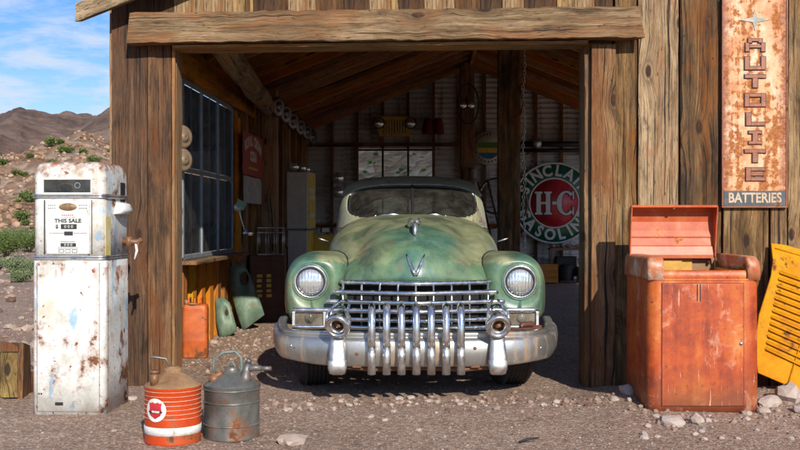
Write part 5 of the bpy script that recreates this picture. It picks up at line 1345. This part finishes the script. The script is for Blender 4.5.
# small round picture sign
t = thing('round_club_sign', 'small round white-rimmed sign with green, yellow and blue centre behind the timber post', 'sign', back(488.5, 148, 19.66), 0)
r = .325
mb = MB(); mb.lathe([(.001, 0), (r, 0), (r, .02)], (0, 0, 0), 'y', 48); mb.build('disc', 'letter_white', t)
def disc_band(z0, z1, rr, y):
    n = 16; p = []
    for i in range(n + 1): z = lerp(z0, z1, i / n); p.append((math.sqrt(max(0, rr * rr - z * z)), z))
    return p + [(-x, z) for x, z in reversed(p)]
for z0, z1, m_ in ((-.205, -.09, 'sky_blue'), (-.088, .0, 'yellow_dim'), (.002, .11, 'leaf_green')):
    mb = MB(); mb.prism(disc_band(z0, z1, .21, 0), -.004, .0); mb.build('colour_band', m_, t)
mb = MB(); 
for k in range(18):
    a = R(200 - k * 13) if k < 10 else R(-30 - (k - 10) * 15); 
    s_ = .018; c = V(.265 * math.cos(a), 0, .265 * math.sin(a)); mb.box(c.x - s_ * .6, c.x + s_ * .6, -.003, .0, c.z - s_, c.z + s_)
mb.build('worn_lettering', 'letter_black', t)

# yellow grille panel on the back wall
t = thing('yellow_grille', 'yellow slatted car grille with two round lamps hung high on the back wall', 'car grille', back(394.5, 126, 19.70), 0)
mb = MB(); 
for k in range(10): x = -.235 + .0522 * k; mb.box(x - .0165, x + .0165, -.01, .02, -.14, .12)
mb.box(-.37, .37, -.012, .024, .12, .185); mb.box(-.30, .30, -.012, .024, -.20, -.14); mb.prism([(-.37, .12), (-.252, .12), (-.252, -.14), (-.30, -.14), (-.36, .0)][::-1], -.008, .02); mb.prism([(.37, .12), (.252, .12), (.252, -.14), (.30, -.14), (.36, .0)], -.008, .02)
mb.build('panel', 'yellow_dim', t)
for x in (-.305, .305):
    mb = MB(); mb.lathe([(.10, -.02), (.112, -.03), (.118, -.01), (.118, .02)], (x, 0, .06), 'y', 30); l = mb.build('headlight', 'black', t)
    mb = MB(); mb.lathe([(.002, -.05), (.04, -.046), (.08, -.032), (.10, -.018)], (x, 0, .06), 'y', 30); mb.build('lens', 'lens', l)
# pair of red tail fenders
t = thing('red_fender_pair', 'pair of dull red rounded mudguards hung on the back wall right of the yellow grille', 'mudguards', back(433, 126, 19.70), 0)
for s_ in (-1, 1):
    mb = MB(); mb.lathe([(.002, .16), (.05, .15), (.085, .11), (.10, .04), (.115, -.06), (.12, -.15)], (s_ * .095, 0, 0), 'z', 24); mb.build('mudguard', 'red_paint', t)
# things on and by the ridge post
t = thing('hose_loop', 'black rubber hose loop hung on the dark ridge post', 'hose', back(468, 104, 18.45), 0)
mb = MB(); mb.tube([(.19 * math.cos(a), 0, .36 * math.sin(a)) for a in [2 * PI * i / 30 for i in range(30)]], .016, 8, closed=True); mb.build('hose', 'rubber', t)
for k, (px, py) in enumerate(((463, 105), (471, 105))):
    t = thing('round_lamp', ['left', 'right'][k] + ' one of two small round lamps side by side on the ridge post', 'lamp', back(px, py, 18.42), 0)
    mb = MB(); mb.lathe([(.065, -.05), (.075, -.03), (.06, .05)], (0, 0, 0), 'y', 20, cap1=True); mb.build('shell', 'black', t); mb = MB(); mb.lathe([(.002, -.065), (.04, -.06), (.066, -.045)], (0, 0, 0), 'y', 20); mb.build('lens', 'lens', t)
t = thing('tin_bucket', 'small grey tin pail hanging on the ridge post above the car roof', 'pail', back(472, 174, 18.4), 0)
mb = MB(); mb.lathe([(.075, -.11), (.09, .11), (.085, .115)], (0, 0, 0), 'z', 24, cap0=True); mb.build('pail', 'grey_tin', t); mb = MB(); mb.tube([(-.09, 0, .1), (-.05, 0, .2), (0, 0, .25), (.05, 0, .2), (.09, 0, .1)], .006, 6); mb.build('handle', 'grey_tin', t)
t = thing('ladder', 'narrow grey metal ladder leaning behind the right side of the car', 'ladder', (1.02, 13.75, .0), 0)
mb = MB(); a, b = back(478, 182, 14.1) - V(1.02, 13.75, 0), back(489, 228, 13.5) - V(1.02, 13.75, 0)
d = (b - a).normalized(); ft = b + d * (b.z / -d.z)
for o_ in (V(0, 0, 0), V(.13, 0, .03)): mb.tube([a + o_, ft + o_ * .9 - V(0, 0, ft.z + o_.z * .9)], .014, 8)
mb.build('rail', 'grey_tin', t); mb = MB()
for k in range(6): p = a.lerp(ft, .05 + k * .15); mb.tube([p, p + V(.13, 0, .028)], .009, 6)
mb.build('rung', 'grey_tin', t)
t = thing('bicycle_wheel', 'dark bicycle wheel hung between ridge post and timber post', 'wheel', back(496, 196, 15.2), 0)
mb = MB(); mb.tube([(.26 * math.cos(a), 0, .26 * math.sin(a)) for a in [2 * PI * i / 36 for i in range(36)]], .016, 8, closed=True); mb.build('tyre', 'rubber', t)
mb = MB(); mb.tube([(.24 * math.cos(a), 0, .24 * math.sin(a)) for a in [2 * PI * i / 36 for i in range(36)]], .009, 6, closed=True)
for k in range(12): a = 2 * PI * k / 12; mb.tube([(.02 * math.cos(a), 0, .02 * math.sin(a)), (.235 * math.cos(a), 0, .235 * math.sin(a))], .0025, 4)
mb.build('rim', 'chrome_dull', t)
t = thing('hanging_chain', 'rusty chain hanging along the timber post right of the car', 'chain', (1.585, 13.1, 0.9), 0)
mb = MB()
for k in range(58):
    z = k * .047; f = k % 2; x = .012 * math.sin(k * .4)
    mb.tube([(x + (.016 * math.cos(a) if f else 0), (0 if f else .016 * math.cos(a)), z + .03 * math.sin(a)) for a in [2 * PI * i / 10 for i in range(10)]], .0055, 5, closed=True)
mb.build('link', 'chrome_dull', t)
for k, (px, py, Y) in enumerate(((519, 105, 13.2), (523, 206, 13.2))):
    t = thing('hanging_hook', ['curved metal hook at the top of the chain', 'looped iron strap low on the chain'][k], 'hook', back(px, py, Y), 0)
    mb = MB(); mb.tube([(0, 0, .25), (.04, 0, .12), (.06, 0, 0), (.02, 0, -.12), (-.05, 0, -.16)], [.01, .016, .02, .014, .006], 8); mb.build('hook', 'rust', t)
t = thing('old_axle', 'long black axle tube lying on wall brackets above the round petrol sign', 'axle', back(552, 144, 19.6), 0)
mb = MB(); mb.tube([(-.6, 0, .0), (1.0, 0, .0)], .055, 16); mb.tube([(-.6, .04, -.12), (1.0, .04, -.12)], .04, 10); mb.build('tube', 'black', t)
mb = MB(); mb.lathe([(.002, -.09), (.05, -.085), (.085, -.06), (.09, .02)], (-.29, 0, .01), 'y', 24); mb.build('hub', 'chrome_dull', t); mb = MB()
for x in (-.45, .7): mb.box(x - .02, x + .02, .0, .22, -.19, -.16)
mb.build('bracket', 'rust', t)
fz = lambda x, y: gz(x, y)
t = thing('wooden_crate', 'brown wooden crate on the floor below the petrol sign', 'crate', (2.74, 19.2, fz(2.74, 19.2)), 0)
mb = MB()
for k in range(3): mb.plank((-.23, 0, .02 + k * .118), (.46, 0, 0), (0, 0, .112), (0, .02, 0), 5, .002, .5); mb.plank((-.23, .3, .02 + k * .118), (.46, 0, 0), (0, 0, .112), (0, .02, 0), 5, .002)
mb.box(-.23, -.21, .022, .298, .01, .37); mb.box(.21, .23, .022, .298, .01, .37); mb.box(-.208, .208, .022, .298, .3, .32); mb.build('side', 'wood_roof', t)
t = thing('iron_workstand', 'dark iron stand with rusty parts on top beside the brown crate', 'work stand', (3.16, 19.45, fz(3.16, 19.4)), 0)
mb = MB(); mb.box(-.32, .32, -.15, .2, .62, .66); mb.build('top', 'rust', t); mb = MB()
for x in (-.30, .28):
    for y in (-.13, .17): mb.box(x, x + .025, y, y + .025, 0, .62)
mb.build('leg', 'rust', t); mb = MB(); mb.box(-.2, .2, -.05, .15, .12, .5); mb.lathe([(.14, 0), (.16, .2), (.12, .3)], (0, -.02, .05), 'z', 20, cap1=True); mb.build('drum', 'black', t, bevel=.02)
random.seed(6); mb = MB()
for k in range(6): mb.rock((-.27 + .1 * k, -.05, .70), random.uniform(.035, .07), k, (1.3, 1, .7), 1)
mb.build('scrap', 'pebble', t)
t = thing('pale_box', 'pale box on the floor at the foot of the right door post', 'box', (3.50, 19.2, fz(3.5, 19.2)), 0)
mb = MB(); mb.box(-.14, .2, 0, .25, 0, .30); mb.build('box', 'grey_cab', t, bevel=.005); mb = MB(); mb.tube([(-.12, .02, .3), (-.16, .02, .45), (.1, .02, .46)], .012, 6); mb.build('handle', 'rust', t)

# grey and yellow cabinet pump at the back left
t = thing('old_cabinet_pump', 'tall grey cabinet with a yellow face at the back left of the bay', 'cabinet', (-1.455, 14.5, fz(-1.45, 14.5)), -.12)
mb = MB(); mb.box(-.155, .15, 0, .52, 1.17, 1.98); mb.build('upper_case', 'grey_cab', t, bevel=.012)
mb = MB(); mb.box(-.145, .14, .01, .51, .0, 1.15); mb.build('lower_case', 'grey_cab', t, bevel=.012)
mb = MB(); mb.box(-.175, .175, -.01, .54, 1.15, 1.17); mb.build('ledge', 'grey_tin', t)
mb = MB(); mb.box(.151, .158, .02, .50, 1.19, 1.96); mb.box(.141, .147, .03, .50, .1, 1.14); yfc = mb.build('yellow_face', 'yellow_dim', t)
mb = MB(); random.seed(1)
for z in (1.72, 1.62, 1.36):
    for k in range(4): mb.box(.158, .1595, .10 + k * .085, .16 + k * .085, z - .03, z + .03)
mb.build('worn_lettering', 'grey_cab', yfc)
t = thing('yellow_bin', 'square yellow metal bin beside the tall grey cabinet', 'bin', (-1.12, 14.9, fz(-1.1, 14.9)), 0)
mb = MB(); mb.box(-.14, .18, 0, .3, 0, 1.08); mb.build('case', 'yellow_dim', t, bevel=.01); mb = MB(); mb.box(-.15, .19, -.01, .31, 1.08, 1.10); mb.build('lid', 'grey_tin', t)
t = thing('small_tin', 'small pale blue tin on top of the yellow bin', 'tin', (-1.10, 14.98, fz(-1.1, 14.9) + 1.10), .3)
mb = MB(); mb.box(-.06, .06, -.04, .04, 0, .085); mb.build('tin', 'grey_tin', t, bevel=.004); mb = MB(); mb.box(-.05, .05, -.042, -.04, .015, .07); mb.build('label', 'white_paint', t)
for k, (px, py, Y) in enumerate(((338, 178, 19.65), (338, 192, 19.65))):
    t = thing('headlamp', ['upper round chrome headlamp on the back wall left of the window', 'lower round chrome headlamp on the back wall left of the window'][k], 'lamp', back(px, py, Y), 0)
    mb = MB(); mb.lathe([(.10, -.03), (.115, -.02), (.11, .04), (.06, .12)], (0, 0, 0), 'y', 28, cap1=True); mb.build('shell', 'chrome_dull', t); mb = MB(); mb.lathe([(.002, -.06), (.05, -.055), (.10, -.03)], (0, 0, 0), 'y', 28); mb.build('lens', 'lens', t)
cz = fz(-1.45, 14.5) + 1.98
for k, (dx, dy, s_) in enumerate(((-.06, .12, .075), (.05, .16, .06), (.10, .34, .05))):
    t = thing('spare_lamp', ['largest dark round lamp on top of the grey cabinet', 'middle round lamp on top of the grey cabinet', 'smallest round lamp on the rear of the grey cabinet top'][k], 'lamp', (-1.455 + dx, 14.5 + dy, cz + s_), 0)
    mb = MB(); mb.lathe([(s_ * .9, -.02), (s_, -.01), (s_ * .95, .03), (s_ * .4, .09)], (0, 0, 0), 'y', 24, cap1=True); mb.build('shell', 'black' if k == 0 else 'chrome_dull', t); mb = MB(); mb.lathe([(.002, -.045), (s_ * .5, -.04), (s_ * .9, -.02)], (0, 0, 0), 'y', 24); mb.build('lens', 'lens', t)

# hubcaps in a row under the log plate, and two on the door jamb
def hubcap(r_, mat='chrome_dull'):
    t = thing('hubcap', 'x', 'hubcap'); mb = MB()
    mb.lathe([(.002, .05), (r_ * .25, .047), (r_ * .42, .030), (r_ * .5, .018), (r_ * .72, .026), (r_ * .9, .018), (r_, .0)], (0, 0, 0), 'x', 30); mb.build('dish', mat, t, solid=.002)
    return t
hc = hubcap(.135, worn_paint('dim grimy hubcap', [(.09, .085, .08), (.22, .21, .20)], 12, .25, metal=.7, rough=.35)); first = True
HL = ['nearest hubcap under the log, next to the inner post', 'second hubcap of the row under the log', 'third hubcap of the row under the log', 'fourth hubcap of the row under the log', 'fifth hubcap of the row under the log', 'farthest hubcap of the row under the log']
for k, (px, py, Y) in enumerate(((271, 107, 13.35), (279, 114, 14.2), (287, 121, 15.1), (294, 127, 16.2), (300, 132, 17.3), (305, 137, 18.4))):
    o = hc if first else copy_tree(hc); first = False; p = back(px, py, Y); p.x = -1.60 + .005 * k if k else -1.60; o.location = p; o.rotation_euler = (0, .1, -.55); tag(o, HL[k], 'hubcap', 'hubcaps hung under the log')
for k, (px, py) in enumerate(((232, 47), (236, 56))):
    o = copy_tree(hc); o.location = back(px, py, 10.4 + .3 * k); o.scale = (.8,) * 3; o.rotation_euler = (0, .3, -.7); tag(o, ['upper', 'lower'][k] + ' of two small hubcaps beside the log near the header beam', 'hubcap', 'hubcaps hung under the log')
h2 = hubcap(.10, worn_paint('tan dusty hubcap', [(.14, .095, .06), (.24, .17, .11)], 9, .3))
for k, py in enumerate((137, 160)):
    o = h2 if k == 0 else copy_tree(h2); o.location = back(182.5, py, 8.50); o.rotation_euler = (0, .0, -.65); tag(o, ['upper', 'lower'][k] + ' pale hubcap hung on the inside of the left jamb', 'hubcap', 'pale hubcaps on the jamb')

# red cola sign on the side wall, pale board under it
P0 = gw(-1.975, 4.08, 1.86)
t = thing('cola_sign', 'dark red ROYAL CROWN COLA sign hanging on the left wall beyond the window', 'sign', P0, GR)
mb = MB(); mb.box(-.008, .0, 0, 1.42, 0, .52); mb.build('plate', 'red_sign', t, bevel=.003)
PX = Matrix.Rotation(R(90), 4, 'Z')
wd = 'ROYAL CROWN'
for i, c in enumerate(wd):
    u = (i - 5) / 5.5; 
    if c == ' ': continue
    text('letter', c, .17, 'letter_white', t, TR(.001, .70 + u * .60, .33 + .10 * (1 - u * u)) @ PX @ FACE @ Matrix.Rotation(-u * .35, 4, 'Z'), bold=.007, sx=.9)
text('lettering', 'COLA', .17, 'letter_white', t, TR(.001, .70, .24) @ PX @ FACE, bold=.007, sx=1.0)
mb = MB()
for k in range(9): mb.box(.0, .0015, .40 + k * .07, .445 + k * .07, .08, .11)
mb.build('worn_lettering', 'yellow_dim', t)
t = thing('pale_board', 'pale whitish board hung directly under the red cola sign', 'board', gw(-1.97, 4.10, 1.52), GR)
mb = MB(); mb.plank((-.006, 0, 0), (0, 1.25, 0), (0, 0, .325), (.008, 0, 0), 8, .003); mb.build('board', worn_paint('dirty white board', [(.36, .33, .29), (.52, .49, .44)], 5, .25, rough=.8), t)

# scoop and tag hanging at the end of the window, wire basket on the brown case
t = thing('hanging_mirror', 'small bent chrome bracket mirror hanging at the end of the side window', 'mirror', back(240, 210, 11.9), 0)
mb = MB(); mb.tube([(-.02, 0, .14), (-.02, 0, .03), (.02, 0, -.12), (.05, 0, -.22), (.10, 0, -.26)], .007, 8); mb.build('arm', 'chrome_dull', t)
mb = MB(); mb.lathe([(.001, -.012), (.04, -.010), (.05, 0)], (-.02, 0, .03), 'y', 20); mb.build('mirror', 'chrome_dull', t); mb = MB(); mb.lathe([(.001, -.012), (.05, -.010), (.06, 0)], (0, 0, 0), 'y', 20); mb.xf(TR(.10, 0, -.27) @ Matrix.Diagonal((1.1, 1, .5, 1))); mb.build('reflector', 'chrome', t)
t = thing('green_tag', 'small pale green tag tilted above the hanging mirror', 'tag', back(241, 205, 11.85), 0, ry=.5)
mb = MB(); mb.box(-.055, .055, -.004, .0, -.04, .05); mb.build('tag', worn_paint('pale green card', [(.16, .30, .20), (.3, .42, .3)], 12, .1), t)
bx = thing('brown_case', 'tall brown case with faded yellow lettering standing behind the green panels', 'case', (-1.66, 12.75, gz(-1.66, 12.8) - .01), .25)
mb = MB(); mb.box(-.21, .21, 0, .36, 0, .84); mb.build('case', 'brown_box', bx, bevel=.008)
mb = MB(); random.seed(12)
for cx_2 in (-.09, .03):
    for k in range(5): mb.box(cx_2 - .035, cx_2 + .03 + random.uniform(-.01, .01), -.002, .0, .32 + k * .062, .355 + k * .062 + random.uniform(-.008, .008))
mb.build('worn_lettering', 'yellow_dim', bx)
t = thing('wire_basket', 'empty wire basket sitting on top of the brown case', 'basket', (-1.62, 12.55, gz(-1.66, 12.8) + .835), 0)
mb = MB(); w_, h_, d_ = .155, .34, .11
def rect(z, k=1.): return [(-w_ * k, -d_ * k, z), (w_ * k, -d_ * k, z), (w_ * k, d_ * k, z), (-w_ * k, d_ * k, z)]
for z in (.006, h_ - .06, h_): mb.tube(rect(z), .006, 6, closed=True)
for x in (-w_, -w_ * .33, w_ * .33, w_):
    for y in (-d_, d_): mb.tube([(x, y, 0), (x * 1.0, y, h_)], .0045, 6)
for y in (-.04, .04): mb.tube([(-w_, y, h_), (-w_, y, .006), (w_, y, .006), (w_, y, h_)], .004, 6)
mb.build('wire', 'chrome_dull', t)
t.location.y = 12.85

# two green car panels leaning on the side wall
def lean_panel(name, label, pts, Y0, holes, mat, lean=.18):
    zmin = min(z for x, z in pts); xm = sum(x for x, z in pts) / len(pts)
    t = thing(name, label, 'car panel', (xm, Y0, gz(xm, Y0) - .005), 0)
    n_ = len(pts); P = lambda x, z, o: V(x - xm, lean * z + o, z); rg = []
    hx = sum(p[0] for p in holes) / len(holes); hz = sum(p[1] for p in holes) / len(holes)
    def ray(p):      # matching hole point by angle
        a = math.atan2(p[1] - hz, p[0] - hx); return (hx + abs(holes[0][0] - hx) * math.cos(a), hz + abs(holes[1][1] - hz) * math.sin(a))
    dense = []
    for i in range(n_):
        a, b = pts[i], pts[(i + 1) % n_]
        for k in range(5): dense.append((lerp(a[0], b[0], k / 5), lerp(a[1], b[1], k / 5)))
    hp = [ray(p) for p in dense]
    mb = MB(); mb.loft([[P(x, z, .012) for x, z in dense], [P(x, z, 0) for x, z in dense], [P(lerp(x, a, .5), lerp(z, b, .5), -.022) for (x, z), (a, b) in zip(dense, hp)], [P(x, z, -.016) for x, z in hp], [P(x, z, .01) for x, z in hp]], closed=True)
    mb.build('skin', mat, t, solid=.004); mb = MB(); mb.tube([P(x, z, -.018) for x, z in hp], .006, 6, closed=True); mb.build('window_rim', 'rubber', t); return t
lean_panel('green_door_panel', 'dark green car door with an oval window hole leaning under the side window', [(-2.0, .70), (-1.93, .79), (-1.83, .77), (-1.74, .60), (-1.62, .30), (-1.58, .18), (-1.82, .0), (-1.90, .22), (-1.98, .5)], 11.85, [(-1.765, .53), (-1.86, .67)], 'green_door', .16)
lean_panel('green_door_panel', 'smaller dusty green car panel leaning left of the larger green door', [(-2.03, .40), (-1.96, .44), (-1.88, .38), (-1.80, .12), (-1.80, .06), (-1.97, -.01), (-2.01, .15)], 11.2, [(-1.885, .24), (-1.92, .30)], 'green_door', .12)
# clamp on the bumper
t = thing('rusty_clamp', 'brown rusty clamp lying on the right end of the front bumper', 'clamp', (.115 + .80, 7.2 + .185, .520), .45)
mb = MB(); mb.box(-.14, .12, -.02, .02, -.003, .012); mb.tube([(-.05, 0, .014), (-.04, 0, .032), (.04, 0, .036), (.06, 0, .014)], .022, 10); mb.tube([(.05, 0, .01), (.14, .02, .012)], [.016, .01], 8); mb.build('clamp', worn_paint('dark red brown leather', [(.07, .025, .018), (.14, .05, .035)], 14, .3), t, bevel=.003)

# origins of Empties stay at each thing's base; the proto for the hubcaps keeps its own place
